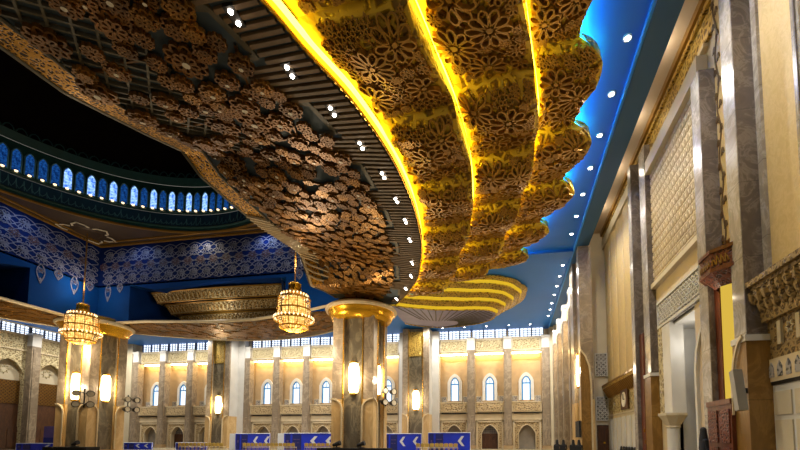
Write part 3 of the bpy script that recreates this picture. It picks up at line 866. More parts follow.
def P_balcony():
    t = thing('balcony_panel', 'x', 'panel', (0, 0, 0))
    mb = MB(); mb.box(-1.98, 1.98, -0.3, 1.0, 5.0, 6.4, 0); mb.box(-2.0, 2.0, -0.4, 1.0, 6.32, 6.45, 0); mb.box(-1.98, 1.98, -0.05, 1.0, 3.95, 4.85, 0)
    mb.build('backing', M['cream_warm'], t)
    mb = MB(); mb.box(-1.8, 1.8, -0.36, -0.3, 5.15, 6.25); mb.build('carved_field', M['carved_tan'], t)
    mb = MB(); mb.box(-1.7, 1.7, -0.2, 0.0, 4.82, 5.0); mb.build('slot_shade_bar', M['dark_metal'], t)  # dark bar set in to draw the shade under the band
    for s in (-1, 1):
        mb = MB(); mb.box(s*1.2, s*1.9, 0.82, 0.92, 6.55, 7.3, 0); mb.box(s*1.14, s*1.96, 0.9, 0.99, 6.49, 7.36, 1); mb.build('fret_square', [M['fret_grey'], M['cream']], t)
    return remember(t)
def P_window():
    mb = MB()
    hw, zb, zs, rise = 0.62, 6.75, 9.35, 0.75
    out = [(hw+0.42, zb-0.1)]+arch_pts(hw+0.42, zs, rise+0.5, 10)+[(-hw-0.42, zb-0.1)]
    inn = [(hw, zb)]+arch_pts(hw, zs, rise, 10)+[(-hw, zb)]
    mb.strip([(x, 0.78, z) for x, z in out], [(x, 0.78, z) for x, z in inn], 0)
    mb.strip([(x, 0.78, z) for x, z in out], [(x, 1.0, z) for x, z in out], 0)
    mb.strip([(x, 0.78, z) for x, z in inn], [(x, 0.98, z) for x, z in inn], 0)
    o = mb.build('window_x', M['white_stone']); o['kind'] = 'structure'
    mb = MB(); mb.tube([(x*0.9, 0.9, z*1.0-0.02 if z > 7 else z) for x, z in inn], 0.12, 5, 0)
    mb.box(-hw, hw, 0.86, 0.94, 9.0, 9.16, 0); mb.box(-0.035, 0.035, 0.88, 0.93, 9.1, 10.0, 0)
    mb.build('frame', M['blue_frame'], o)
    mb = MB(); mb.face([(x, 0.95, z) for x, z in inn]); mb.build('pane', M['pane_day'], o)
    return remember(o)
def P_door(wood):
    mb = MB(); archway(mb, 1.15, 2.1, 1.25, 0.1, -1.98, 1.98, 3.95, 0)
    for x in (-1.75, 1.75): mb.box(x-0.12, x+0.12, 0.0, 0.1, 0, 3.8, 1)
    mb.box(-1.87, 1.87, 0.0, 0.1, 3.66, 3.86, 1)
    hd = [(1.15, 0)]+arch_pts(1.15, 2.1, 1.25)+[(-1.15, 0)]
    mb.strip([(x, 0.1, z) for x, z in hd], [(x, 0.9, z) for x, z in hd], 1)
    mb.tube([(x, 0.06, z) for x, z in hd], 0.07, 5, 1)
    o = mb.build('door_x', [M['carved_tan'], M['cream_warm']]); o['kind'] = 'structure'
    if wood:
        mb = MB(); mb.box(-1.15, 1.15, 0.75, 0.85, 0, 2.1, 0)
        for x in (-0.85, -0.3, 0.3, 0.85):
            mb.box(x-0.2, x+0.2, 0.7, 0.76, 0.3, 0.95, 0); mb.box(x-0.2, x+0.2, 0.7, 0.76, 1.1, 1.95, 0)
        mb.build('door_leaf', M['wood_dark'], o)
        mb = MB(); arch_solid(mb, 1.15, 2.1, 2.1, 1.25, 0.85, 0)
        for k in range(-3, 4): mb.box(k*0.3-0.02, k*0.3+0.02, 0.8, 0.84, 2.1, 3.1-abs(k)*0.14, 1)
        for z in (2.35, 2.65, 2.95): mb.box(-0.8, 0.8, 0.8, 0.84, z-0.02, z+0.02, 1)
        mb.build('fanlight', [M['niche_grey'], M['lattice_dark']], o)
    else:
        mb = MB(); arch_solid(mb, 1.15, 0, 2.1, 1.25, 0.85, 0); mb.build('niche_back', M['niche_grey'], o)
    return remember(o)
def P_clerestory():
    mb = MB(); hw = 0.72
    mb.box(-hw-0.09, -hw, 0.2, 0.45, 15.35, 16.6); mb.box(hw, hw+0.09, 0.2, 0.45, 15.35, 16.6); mb.box(-hw, hw, 0.2, 0.45, 15.3, 15.42)
    o = mb.build('window_x', M['lattice_dark']); o['kind'] = 'structure'
    mb = MB(); mb.face([(-hw, 0.42, 15.4), (hw, 0.42, 15.4), (hw, 0.42, 16.6), (-hw, 0.42, 16.6)]); mb.build('pane', M['pane_cler'], o)
    mb = MB()
    for x in (-0.25, 0.25): mb.box(x-0.035, x+0.035, 0.3, 0.38, 15.4, 16.6)
    for z in (15.66, 15.95, 16.24): mb.box(-hw, hw, 0.3, 0.38, z-0.035, z+0.035)
    mb.build('lattice', M['lattice_dark'], o)
    return remember(o)
PR = dict(pil=P_pilaster(), fri=P_frieze(), bal=P_balcony(), win=P_window(), door=P_door(True), niche=P_door(False), cle=P_clerestory())
used = {k: False for k in PR}
DN = [1]
def place(kind, loc, rz, label=None, group=None, name=None):
    p = PR[kind]
    if not used[kind]:
        used[kind] = True; p.location = loc; p.rotation_euler = (0, 0, rz)
        if label: p['label'] = label
        if group: p['group'] = group
        if name: p.name = name
        return p
    return dup(p, loc, rz, label, group, name)

def bay(x, y, rz, phrase, grp, wood):
    """phrase finishes the labels: says which bay this is"""
    ca, sa = math.cos(rz), math.sin(rz)
    at = lambda lx, ly: (x+lx*ca-ly*sa, y+lx*sa+ly*ca, 0)
    place('fri', at(0, 0), rz, 'cream carved frieze panel, '+phrase, 'frieze panels '+grp)
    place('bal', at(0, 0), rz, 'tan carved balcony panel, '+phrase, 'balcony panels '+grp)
    place('win', at(0, 0), rz, None, None, next_window())
    DN[0] += 1
    place('door' if wood else 'niche', at(0, 0), rz, None, None, 'door_%d' % DN[0])
    for q in (-1, 0, 1): place('cle', at(q*1.6, 0), rz, None, None, next_window())
def pil(x, y, rz, phrase, grp):
    place('pil', (x, y, 0), rz, 'taupe marble wall pilaster, '+phrase, 'pilasters '+grp)

SECT = [('beyond the prayer-wall side', (-8.07, -3.13, 1.86), 'far wall, corner section', (0, 1, 0)),
        ('between the two far piers', (-37.25, -32.42, -27.6, -22.8, -17.95), 'far wall, section between the piers', (0, 0, 0, 0, 0)),
        ('beyond the corner chandelier', (-57.0, -52.05, -47.1), 'far wall, section behind the chandelier column', (0, 1, 0))]
CNT = ['first', 'second', 'third', 'fourth', 'fifth']
for grp, xs, ph, wd in SECT:
    for i, x in enumerate(xs): bay(x, 55.0, 0.0, CNT[i]+' bay '+ph, grp, wd[i])
    px = [xs[0]-2.5]+[(a+b)/2 for a, b in zip(xs, xs[1:])]+[xs[-1]+2.55]
    for i, x in enumerate(px): pil(x, 55.0, 0.0, CNT[i] if i < 5 else 'sixth', grp) if False else pil(x, 55.0, 0.0, (CNT+['sixth'])[i]+' '+ph, grp)
# bays on the prayer-wall side beyond the sconce pier
rb = [50.2, 45.3, 40.4]
for i, y in enumerate(rb): bay(6.0, y, -PI/2, CNT[i]+' from the far corner, prayer wall', 'on the prayer wall', 0)
for i, y in enumerate([52.7, 47.75, 42.85, 37.9]): pil(6.0, y, -PI/2, CNT[i]+' from the far corner, prayer wall', 'on the prayer wall')

# plain wall planes behind the bays
mb = MB()
mb.box(-64, 8.6, 56.0, 56.4, 0, 17.0, 0)
struct('wall_far', mb, M['tan'])
TN = 10
for x0, x1, y0 in ((-64, -60.1, 54.2), (4.95, 7.0, 54.2), (-45, -43.3, 55.2), (-41.6, -39.7, 55.2), (-15.4, -13.6, 55.2), (-12.2, -10.6, 55.2)):
    mb = MB(); mb.box(x0, x1, y0, 56.0, 0, 16.6); struct('trim_%d' % TN, mb, M['cream']); TN += 1
for x0, x1 in ((-60.1, -45), (-39.7, -15.4), (-10.6, 4.9)):
    mb = MB(); mb.box(x0, x1, 55.3, 56.0, 15.26, 15.36); struct('trim_%d' % TN, mb, M['cream_warm']); TN += 1
mb = MB(); mb.box(7.0, 7.4, 33.5, 56, 0, 17.0, 0); struct('wall_prayer_far', mb, M['tan'])
mb = MB(); mb.box(5.4, 7.0, 53.4, 54.2, 0, 16.6); struct('trim_%d' % TN, mb, M['cream']); TN += 1
mb = MB(); mb.box(6.1, 7.0, 36.2, 37.6, 0, 16.6); struct('trim_%d' % TN, mb, M['cream'])

# ---- the side wall beyond the dome: arched bays with wooden screens -----------------------------
mb = MB(); mb.box(-64.4, -64.0, 0, 56, 0, 17.0, 0); struct('wall_side', mb, M['cream_warm'])
def P_screen():
    t = thing('arched_screen', 'x', 'screen', (0, 0, 0))
    mb = MB(); hd = arch_pts(1.7, 9.9, 1.8, 12)
    x0, x1, z1 = -1.98, 1.98, 13.0
    for a, b in zip(hd, hd[1:]): mb.face([(a[0], 0, a[1]), (b[0], 0, b[1]), (b[0], 0, z1), (a[0], 0, z1)])
    mb.box(-2.0, -1.7, 0, 0.6, 0, 9.9); mb.box(1.7, 2.0, 0, 0.6, 0, 9.9); mb.face([(1.7, 0, 9.9), (2, 0, 9.9), (2, 0, 13), (1.7, 0, 13)]); mb.face([(-1.7, 0, 9.9), (-2, 0, 9.9), (-2, 0, 13), (-1.7, 0, 13)])
    mb.strip([(x, 0, z) for x, z in hd], [(x, 0.6, z) for x, z in hd])
    mb.tube([(x, -0.04, z) for x, z in hd], 0.09, 5)
    mb.build('arch_surround', M['carved_cream'], t)
    mb = MB(); arch_solid(mb, 1.7, 8.97, 9.9, 1.8, 0.6, 0, 12)
    S = flat((0, 0.58, 10.2), (1, 0, 0), (0, 0, 1)); star(mb, S, 0, 0.1, 0.6, 8, 0.08, 0, 0.05, 1)
    mb.build('tympanum', [M['cream'], M['carved_cream']], t)
    mb = MB(); mb.box(-1.7, 1.7, 0.4, 0.55, 5.9, 8.97, 0)
    fret(mb, flat((-1.7, 0.39, 5.95), (1, 0, 0), (0, 0, 1)), 3.4, 3.0, 0.42, 0.06, 0.0, 0.05, 1)
    mb.build('carved_lattice', [M['wood_dark'], M['umber_gold']], t)
    mb = MB(); mb.box(-1.7, 1.7, 0.45, 0.6, 3.0, 5.9, 0); mb.box(-1.7, 1.7, 0.35, 0.6, 0, 3.0, 1)
    for x in (-1.1, 0, 1.1): mb.box(x-0.45, x+0.45, 0.3, 0.36, 0.3, 1.4, 1); mb.box(x-0.45, x+0.45, 0.3, 0.36, 1.6, 2.7, 1)
    mb.build('wood_panelling', [M['wood_dark'], M['wood_dark']], t)
    mb = MB(); mb.box(-2.0, 2.0, -0.1, 0.6, 13.0, 14.9, 0); mb.box(-2.0, 2.0, -0.2, 0.6, 14.8, 15.1, 1); mb.box(-2, 2, -0.15, 0.6, 12.9, 13.05, 1)
    mb.build('carved_band', [M['carved_cream'], M['cream_warm']], t)
    return remember(t)
PR['scr'] = P_screen(); used['scr'] = False
for i, y in enumerate([35.6, 40.35, 45.1, 49.85]):
    place('scr', (-63.3, y, 0), PI/2, ['arched wooden screen bay on the side wall, nearest one', 'arched wooden screen bay at the photo edge on the side wall', 'arched wooden screen bay between the side pilaster and the chandelier column', 'arched wooden screen bay hidden deep behind the chandelier column'][i], 'arched screens on the side wall')
    for q in (-1, 0, 1): place('cle', (-63.3, y+q*1.5, -0.3), PI/2, None, None, next_window())
    pil(-63.1, y+2.38, PI/2, ['between the nearest two screen bays', 'with a pale uplit face between screen bays at the photo edge', 'behind the chandelier column on the side wall', 'at the far end of the side wall'][i], 'on the side wall')

# ---- columns and piers --------------------------------------------------------------------------
def corner_arch(mb, S, w, z0, z1, mi):
    """cream half-arch moulding on a strip of width w: from the outer edge up high to the inner edge lower, then down"""
    pts = [(w*(1-math.cos(PI/2*t)), z1-(z1-z0)*(1-(1-t)**2)*1.0) for t in [k/8 for k in range(9)]]
    pts = [(0.0, z1)]+[(w*math.sin(PI/2*t), z1-(z1-z0)*(1-math.cos(PI/2*t))) for t in [k/8 for k in range(9)]]+[(w, 0.4)]
    mb.ribbon(S, pts, 0.13, 0.0, 0.09, mi)
def P_column():
    """square column, side 3.6, four faces alike: corner strips, recessed dark panel, stone base with arched moulding, gold capital"""
    t = thing('dome_column', 'x', 'column', (0, 0, 0))
    h, s, d = 1.8, 0.95, 0.28
    mb = MB()
    for sx in (-1, 1):
        for sy in (-1, 1):
            mb.box(sx*(h-s), sx*h, sy*(h-s), sy*h, 4.6, 12.1)
    mb.build('corner_strips', M['marble_pier'], t)
    mb = MB(); mb.box(-h+d, h-d, -h+d, h-d, 0.3, 12.1); mb.build('recessed_panels', M['marble_dark'], t)
    mb = MB(); mg = MB()
    for sx in (-1, 1):
        for sy in (-1, 1):
            mb.box(sx*(h-s), sx*(h+0.02), sy*(h-s), sy*(h+0.02), 0.3, 4.7)
    mb.box(-h-0.08, h+0.08, -h-0.08, h+0.08, 0, 0.35)
    mb.build('stone_base', M['honey_light'] if 'honey_light' in M else M.setdefault('honey_light', marble('pale_honey_stone', hx('#b8945c'), hx('#c4a26c'), hx('#d2b480'), 0.9, 0.4)), t)
    for k in range(4):
        a = k*PI/2; ca, sa = math.cos(a), math.sin(a)
        R2 = lambda x, y: (x*ca-y*sa, x*sa+y*ca)
        for sg in (-1, 1):
            ox = R2(sg*h, -h-0.03); ux = R2(-sg, 0)
            S0 = flat((ox[0], ox[1], 0), (ux[0], ux[1], 0), (0, 0, 1)); nv = R2(0, -1); N = Vector((nv[0], nv[1], 0))
            S = lambda p, q, S0=S0, N=N: (S0(p, q)[0], N)
            corner_arch(mg, S, s-0.03, 3.9, 4.75, 0)
            e = R2(sg*(h-s), -h-0.01)
            mg.tube([(e[0], e[1], 0.4), (e[0], e[1], 12.0)], 0.05, 5, 1)
    mg.build('arched_moulding', [M['cream_line'], M['gold_bright']], t)
    mb = MB(); mb.lathe([(2.3, 11.55), (2.4, 11.65), (2.55, 11.75), (2.7, 12.0), (2.72, 12.2), (2.86, 12.3), (2.92, 12.5), (2.85, 12.7), (2.6, 12.78), (2.2, 13.3), (0, 13.3)], (0, 0, 0), 48, 0)
    mb.lathe([(1.7, 11.55), (2.3, 11.55)], (0, 0, 0), 48, 0)
    cap = mb.build('capital', M['gold_bright'], t, smooth=True)
    mb = MB(); mb.tube([(2.92*math.cos(2*PI*k/48), 2.92*math.sin(2*PI*k/48), 12.6) for k in range(48)], 0.2, 6, 0, True); mb.build('capital_rim', M['cream_line'], cap)
    return remember(t)
PR['col'] = P_column(); used['col'] = False
place('col', (-13.1, 33.05, 0), 0, 'square marble column with gold round capital in the middle of the hall', 'columns under the dome')
place('col', (-41.1, 33.05, 0), 0, 'square marble column with gold round capital behind the corner chandelier', 'columns under the dome')

def P_pier():
    """pier on the far wall: front panel recess, gold lattice at the top, stone base with arched mouldings; faces -y"""
    t = thing('wall_pier', 'x', 'pier', (0, 0, 0))
    h, s = 1.85, 0.85
    mb = MB(); mb.box(-h, -h+s, 0, 2.9, 4.6, 16.4); mb.box(h-s, h, 0, 2.9, 4.6, 16.4)
    mb.build('marble_shaft', M['marble_pier'], t)
    mb = MB(); mb.box(-h-1.0, h+1.0, 1.9, 2.9, 0.1, 16.4); mb.box(h-0.3, h+0.03, 0.25, 2.9, 4.7, 16.4); mb.build('pale_flank', M['white_stone'], t)
    mb = MB(); mb.box(-h+s, h-s, 0.3, 2.9, 0, 16.4); mb.build('recessed_panel', M['marble_dark'], t)
    mb = MB(); mb.box(-h+s, h-s, 0.22, 0.3, 12.6, 16.0); mb.build('gold_lattice', M['carved_gold'], t)
    mb = MB(); mb.box(-h-0.02, -h+s, -0.02, 2.9, 0, 4.7); mb.build('stone_base', M['honey_light'], t); mb = MB(); mb.box(h-s, h+0.02, -0.02, 2.9, 0, 4.7); mb.build('stone_base', M['honey_light'], t)
    mb = MB()
    for sg in (-1, 1):
        S = lambda p, q, sg=sg: (Vector((sg*(h-p), -0.03, q)), Vector((0, -1, 0)))
        corner_arch(mb, S, s-0.03, 3.9, 4.75, 0)
        mb.tube([(sg*(h-s), -0.01, 0.2), (sg*(h-s), -0.01, 16.3)], 0.05, 5, 1)
    mb.build('arched_moulding', [M['cream_line'], M['gold_bright']], t)
    return remember(t)
PR['pier'] = P_pier(); used['pier'] = False
place('pier', (-12.9, 52.2, 0), 0, 'far wall pier with gold lattice panel just beyond the middle column', 'far wall piers')
place('pier', (-42.9, 52.2, 0), 0, 'far wall pier with gold lattice panel seen between the two columns', 'far wall piers')
# pier on the prayer wall, seen nearly edge-on
t = thing('wall_pier', 'taupe marble pier with side sconce standing against the prayer wall', 'pier', (5.55, 33.5, 0))
mb = MB(); mb.box(5.12, 6.05, 31.4, 32.3, 4.4, 16.33); mb.box(5.12, 6.05, 34.6, 36.2, 4.4, 16.33); mb.box(5.4, 6.05, 32.3, 34.6, 0.2, 16.33); mb.build('marble_shaft', M['marble_pier'], t)
mb = MB(); mb.box(5.10, 6.07, 31.38, 32.3, 0, 4.4); mb.build('stone_base', M['honey_light'], t); mb = MB(); mb.box(5.10, 6.07, 34.6, 36.2, 0, 4.4); mb.build('stone_base', M['honey_light'], t)
mb = MB(); S = lambda p, q: (Vector((5.12+p, 31.36, q)), Vector((0, -1, 0)))
mb.ribbon(S, [(0.0, 8.2), (0.35, 7.7), (0.62, 6.9), (0.72, 5.6), (0.74, 0.3)], 0.12, 0, 0.08, 0)
mb.build('arched_moulding', M['cream_line'], t)
mb = MB(); S2 = lambda p, q: (Vector((5.12+p, 31.375, q)), Vector((0, -1, 0)))
mb.face([(5.1, 31.37, 0.3), (5.84, 31.37, 0.3), (5.84, 31.37, 5.6), (5.74, 31.37, 6.9), (5.47, 31.37, 7.7), (5.1, 31.37, 8.2)]); mb.build('stone_inset', M['honey_marble'], t)

# ---- wall sconces: blown-out half round lamps on the panels -------------------------------------
def P_sconce():
    t = thing('wall_sconce', 'x', 'sconce', (0, 0, 0))
    mb = MB(); n = 10
    pr = [(0.0, -1.3), (0.34, -1.24), (0.44, -0.95), (0.47, 0.0), (0.44, 0.95), (0.34, 1.24), (0.0, 1.3)]
    mb.grid(lambda u, v: (lambda r, z: (r*math.cos(PI+PI*u)*1.0, r*math.sin(PI+PI*u)*0.6, z))(*[(lambda a, b, f: a+(b-a)*f)(pr[min(5, int(v*6))][q], pr[min(5, int(v*6))+1][q], v*6-min(5, int(v*6))) for q in (0, 1)]), 10, 12)
    mb.build('glass_shade', M['sconce_glow'], t, smooth=True)
    mb = MB(); mb.box(-0.3, 0.3, -0.05, 0.02, -1.35, 1.35); mb.box(-0.2, 0.2, -0.26, 0, -1.42, -1.26); mb.box(-0.2, 0.2, -0.26, 0, 1.26, 1.42); mb.build('bracket', M['gold_bright'], t)
    return remember(t)
PR['sco'] = P_sconce(); used['sco'] = False
def sconce(loc, rz, label): place('sco', loc, rz, label, 'lit wall sconces')
sconce((-13.1, 31.52, 6.5), 0, 'bright warm sconce on the front of the middle column')
sconce((-11.57, 33.05, 6.5), PI/2, 'bright warm sconce on the narrow side of the middle column')
sconce((-41.1, 31.52, 6.4), 0, 'bright warm sconce on the chandelier column, front face')
sconce((-39.57, 33.05, 6.4), PI/2, 'bright warm sconce on the chandelier column, face towards the windows')
sconce((-12.9, 52.48, 6.6), 0, 'warm sconce on the far pier beyond the middle column')
sconce((-42.9, 52.48, 6.4), 0, 'warm sconce on the far pier between the two columns')
sconce((5.38, 33.4, 6.9), -PI/2, 'warm sconce on the edge-on pier by the prayer wall')
# ================================================================== PRAYER WALL (X = 7.5)
XW = 7.5
# wall with the niche opening Y 17.55..20.95, Z 0..6.9
mb = MB()
mb.box(XW, XW+0.6, 20.95, 33.6, 0, 18.05, 0); mb.box(XW, XW+0.6, -4, 17.55, 0, 18.05, 0); mb.box(XW, XW+0.6, 17.55, 20.95, 6.9, 18.05, 0)
struct('wall_prayer', mb, M['cream_warm'])
mb = MB(); mb.box(6.05, 7.75, 33.0, 33.4, 2.52, 18.05, 0); mb.box(6.05, 6.5, 33.0, 33.4, 0, 2.52, 0); struct('wall_return', mb, M['cream'])
mb = MB(); mb.box(6.5, 7.6, 33.05, 33.2, 0, 2.5, 0)
for z0, z1 in ((0.2, 1.1), (1.25, 2.3)):
    for x0, x1 in ((6.6, 7.0), (7.1, 7.5)): mb.box(x0, x1, 33.0, 33.06, z0, z1, 0)
d1 = struct('door_1', mb, M['wood_dark'])
mb = MB(); mb.box(6.97, 7.12, 32.98, 33.06, 1.05, 1.2); mb.build('door_handle', M['gold_bright'], d1)
for k, (z0, z1) in enumerate(((6.35, 8.2), (2.85, 4.75))):
    t = thing('fretwork_panel', ['white fretwork panel on the return wall, upper one', 'white fretwork panel just above the dark door'][k], 'panel', (6.9, 33.0, (z0+z1)/2), 'fretwork panels on the return wall')
    mb = MB(); mb.box(6.45, 7.4, 32.94, 33.0, z0, z1); mb.build('backing', M['fret_grey'], t)
    mb = MB(); S = lambda a, b, z0=z0: (Vector((6.45+a, 32.94, z0+b)), Vector((0, -1, 0)))
    mb.ribbon(S, [(0.03, 0.03), (0.92, 0.03), (0.92, z1-z0-0.03), (0.03, z1-z0-0.03)], 0.09, 0, 0.06, 0, True)
    fret(mb, S, 0.95, z1-z0, 0.31, 0.05, 0, 0.05)
    star(mb, S, 0.475, (z1-z0)/2, 0.42, 8, 0.06, 0, 0.07)
    mb.build('lattice', M['white_stone'], t)

# ---- honey fluted panel (long pleats) with cornice shelf, clock and wainscot ---------------------
t = thing('fluted_panel', 'tall honey coloured fluted wall panel between the pier and the marble pilaster', 'panel', (7.4, 29, 11))
mb = MB()
n = 5; y0, y1 = 24.14, 32.9
pts = []
for k in range(61):
    y = y0+(y1-y0)*k/60; pts.append((7.42-0.13*abs(math.sin(PI*n*(y-y0)/(y1-y0)))**0.6, y))
mb.strip([(x, y, 5.6) for x, y in pts], [(x, y, 16.6) for x, y in pts])
mb.build('fluting', M['gold_panel'], t)
mb = MB(); mb.box(7.2, 7.5, 24.14, 32.9, 16.6, 17.3); mb.build('head_moulding', M['cream'], t)
t = thing('cornice_shelf', 'carved gold cornice shelf under the fluted panel, above the clock', 'cornice', (7.3, 29, 5.3))
mb = MB(); mb.prism([(7.5, 4.55), (7.42, 4.55), (7.3, 4.9), (7.02, 5.25), (6.98, 5.5), (7.5, 5.5)], 'y', 24.14, 33, 0)
mb2 = [(y, 0) for y in range(0)]
# prism axis y takes (x,z) pairs
mb.build('profile', M['carved_gold'], t)
mb = MB(); mb.box(6.94, 7.5, 24.14, 33, 5.48, 5.6)
for k in range(24):
    y = 24.3+k*0.365; mb.tube([(7.36, y, 4.62), (7.22, y, 4.95), (7.0, y, 5.3)], [0.05, 0.08, 0.1], 6)
mb.build('corbels', M['umber_gold'], t)
t = thing('wainscot', 'cream wall wainscot with raised panels under the gold cornice shelf', 'wainscot', (7.45, 29, 0))
mb = MB(); mb.box(7.38, 7.5, 24.14, 33, 0, 3.2, 0); mb.box(7.4, 7.5, 24.14, 33, 3.2, 4.55, 1); mb.box(7.32, 7.5, 24.14, 33, 3.15, 3.27, 0)
mb.build('backing', [M['cream'], M['carved_cream']], t)
for k in range(7):
    mb = MB(); y = 24.5+k*1.2; mb.box(7.33, 7.38, y, y+0.85, 0.5, 2.95); mb.box(7.30, 7.33, y+0.12, y+0.73, 0.65, 2.8); mb.build('raised_panel', M['white_stone'], t)
t = thing('wall_clock', 'square dark framed clock on the wall under the gold cornice shelf', 'clock', (7.36, 28.0, 4.05))
mb = MB(); mb.box(7.26, 7.38, 27.2, 28.85, 3.4, 4.7); mb.build('case', M['wood_dark'], t)
mb = MB(); mb.lathe([(0, 0), (0.5, 0), (0.5, 0.03), (0, 0.03)], (0, 0, 0), 24); mb.v = [(7.26-z, 28.02+x, 4.05+y) for x, y, z in mb.v]; mb.build('dial', M['clock_face'], t)
mb = MB(); mb.box(7.2, 7.23, 28.0, 28.05, 4.05, 4.42); mb.box(7.2, 7.23, 27.75, 28.05, 4.03, 4.07); mb.build('hands', M['black'], t)

# ---- pilasters of the central portal -------------------------------------------------------------
def pilaster(name_label, x, y0, y1, z0, z1, front_w, split, base=None):
    t = thing('marble_pilaster', name_label, 'pilaster', (x+0.3, (y0+y1)/2, 0))
    mb = MB(); mb.box(x+0.015, XW, y0, y1, z0, z1, 0); mb.box(x, x+0.05, y0+0.02, y1, z0, z1, 1)
    mb.build('shaft', [M['marble'], M['marble_pale']], t)
    if base:
        mb = MB(); mb.box(x-0.06, XW, y0-0.06, y1+0.03, 0, base, 0); mb.build('stone_base', M['honey_marble'], t)
        mb = MB(); mb.box(x-0.1, XW, y0-0.1, y1+0.03, base-0.02, base+0.16); mb.build('base_moulding', M['white_stone'], t)
    return t
t = pilaster('grey marble pilaster with pale front edge beside the honey fluted panel', 6.8, 23.55, 24.1, 0, 17.2, 0, 0)
t = pilaster('narrow grey marble pilaster with honey stone base next to the portal lattice', 7.08, 22.0, 22.9, 4.7, 17.2, 0, 0, 4.7)
t = pilaster('second tallest marble pilaster, ending below the gilt frieze by the pulpit', 6.8, 15.1, 15.74, 0, 14.9, 0, 0)
t = pilaster('tallest marble pilaster with honey stone base and loudspeaker, beyond the pulpit', 6.8, 12.9, 13.55, 4.35, 18.0, 0, 0, 4.35)
mb = MB(); S = lambda p, q: (Vector((6.7, 13.57-p, q)), Vector((-1, 0, 0)))
mb.ribbon(S, [(0.0, 2.2), (0.05, 3.3), (0.2, 3.9), (0.45, 4.35), (0.68, 4.5)], 0.09, 0, 0.06, 0)
mb.build('arched_moulding', M['cream_line'], t)

# gilt frieze and vine strip
t = thing('gilt_frieze', 'long gilt vine frieze running along the top of the prayer wall portal', 'frieze', (7.4, 20, 17))
mb = MB(); mb.box(7.38, 7.5, 15.1, 23.4, 16.55, 17.5, 0); mb.build('vine_field', M['carved_gold'], t)
mb = MB(); mb.box(7.32, 7.5, 15.76, 23.4, 16.4, 16.56); mb.build('lower_moulding', M['cream_line'], t)
t = thing('vine_strip', 'upright cream strip with dark vine scroll between the two tallest pilasters', 'panel', (7.4, 14.5, 12))
mb = MB(); mb.box(7.34, 7.5, 13.56, 15.09, 8.3, 18.0); mb.build('backing', M['gold_panel'], t)
mb = MB(); S = lambda p, q: (Vector((7.34, 14.5-p, q)), Vector((-1, 0, 0)))
vx = -0.4
mb.ribbon(S, [(vx+0.09*math.sin(z*3.4), 8.2+z) for z in [k*0.12 for k in range(81)]], 0.05, 0, 0.03, 0)
for k in range(22):
    z = 8.3+k*0.44; s = 1 if k % 2 else -1
    mb.ribbon(S, [(vx+s*(0.04+0.15*q), z+0.25*math.sin(q*3.0)) for q in [i/6 for i in range(7)]], 0.07, 0, 0.03, 0)
    mb.disc(S, vx+s*0.14, z+0.12, 0.06, 0.035, 6, 0)
mb.build('vine_scroll', M['vine'], t)

# ---- lattice panel over the niche ----------------------------------------------------------------
t = thing('stone_lattice', 'large cream carved lattice panel above the prayer niche', 'panel', (7.45, 19.8, 12.5))
mb = MB(); mb.box(7.4, 7.5, 15.9, 22.3, 9.5, 15.5); mb.build('ground', M['carved_cream'], t)
mb = MB(); S = lambda a, b: (Vector((7.4, 22.2-a, 9.6+b)), Vector((-1, 0, 0)))
for r in range(13):
    b = 0.15+r*0.45
    mb.ribbon(S, [(0.0, b), (6.2, b)], 0.05, 0, 0.05, 0)
    for k in range(20):
        a = 0.15+k*0.31
        mb.ribbon(S, [(a, b+0.08), (a+0.1, b+0.34), (a+0.2, b+0.12), (a+0.27, b+0.36)], 0.07, 0, 0.07, 0)
mb.build('rows_of_relief', M['cream_warm'], t)
mb = MB(); mb.box(7.1, 7.5, 15.9, 23.0, 15.5, 16.2, 0); mb.box(7.1, 7.5, 22.3, 22.7, 9.2, 15.5, 1); mb.box(7.2, 7.5, 15.9, 22.4, 9.25, 9.5, 0)
mb.build('frame', [M['cream'], M['marble']], t)
t = thing('plain_lintel', 'plain peach stone band under the large lattice panel', 'lintel', (7.45, 19.5, 8.9))
mb = MB(); mb.box(7.44, 7.52, 15.9, 22.0, 8.35, 9.25); mb.build('slab', M['peach'], t)
t = thing('fret_band', 'white fretwork band across the head of the prayer niche', 'panel', (7.4, 19.5, 7.6))
mb = MB(); mb.box(7.36, 7.5, 15.9, 21.6, 6.95, 8.35); mb.build('backing', M['fret_grey'], t)
mb = MB(); S = lambda a, b: (Vector((7.36, 21.55-a, 7.0+b)), Vector((-1, 0, 0)))
mb.ribbon(S, [(0.03, 0.05), (5.6, 0.05), (5.6, 1.28), (0.03, 1.28)], 0.12, 0, 0.08, 0, True)
S3 = lambda a, b: S(a+0.2, b+0.2)
fret(mb, S3, 5.3, 0.95, 0.32, 0.06, 0, 0.06)
mb.build('lattice', M['white_stone'], t)

# ---- the niche itself ----------------------------------------------------------------------------
t = thing('prayer_niche', 'deep white prayer niche with slender column and fretted band', 'niche', (8.3, 19.2, 0))
mb = MB()
mb.box(7.5, 9.6, 20.95, 21.15, 0, 7.0); mb.box(9.4, 9.6, 17.3, 21.15, 0, 7.0); mb.box(7.5, 9.6, 17.3, 17.55, 0, 7.0); mb.box(7.5, 9.6, 17.3, 21.15, 6.82, 6.95)
mb.build('shell', M['white_stone'], t)
mb = MB(); mb.box(8.6, 9.42, 17.55, 20.2, 5.0, 6.2, 0); mb.box(8.7, 9.42, 17.55, 20.1, 0, 5.0, 1); mb.build('inner_band', [M['fret_grey'], M['cream']], t)
mb = MB(); mb.box(7.3, 7.52, 20.95, 21.55, 2.5, 7.0); mb.build('jamb_lattice', M['carved_cream'], t)
mb = MB(); mb.box(7.3, 7.9, 20.0, 20.95, 2.62, 6.95); mb.build('jamb', M['white_stone'], t)
mb = MB(); c = (7.45, 20.4, 0)
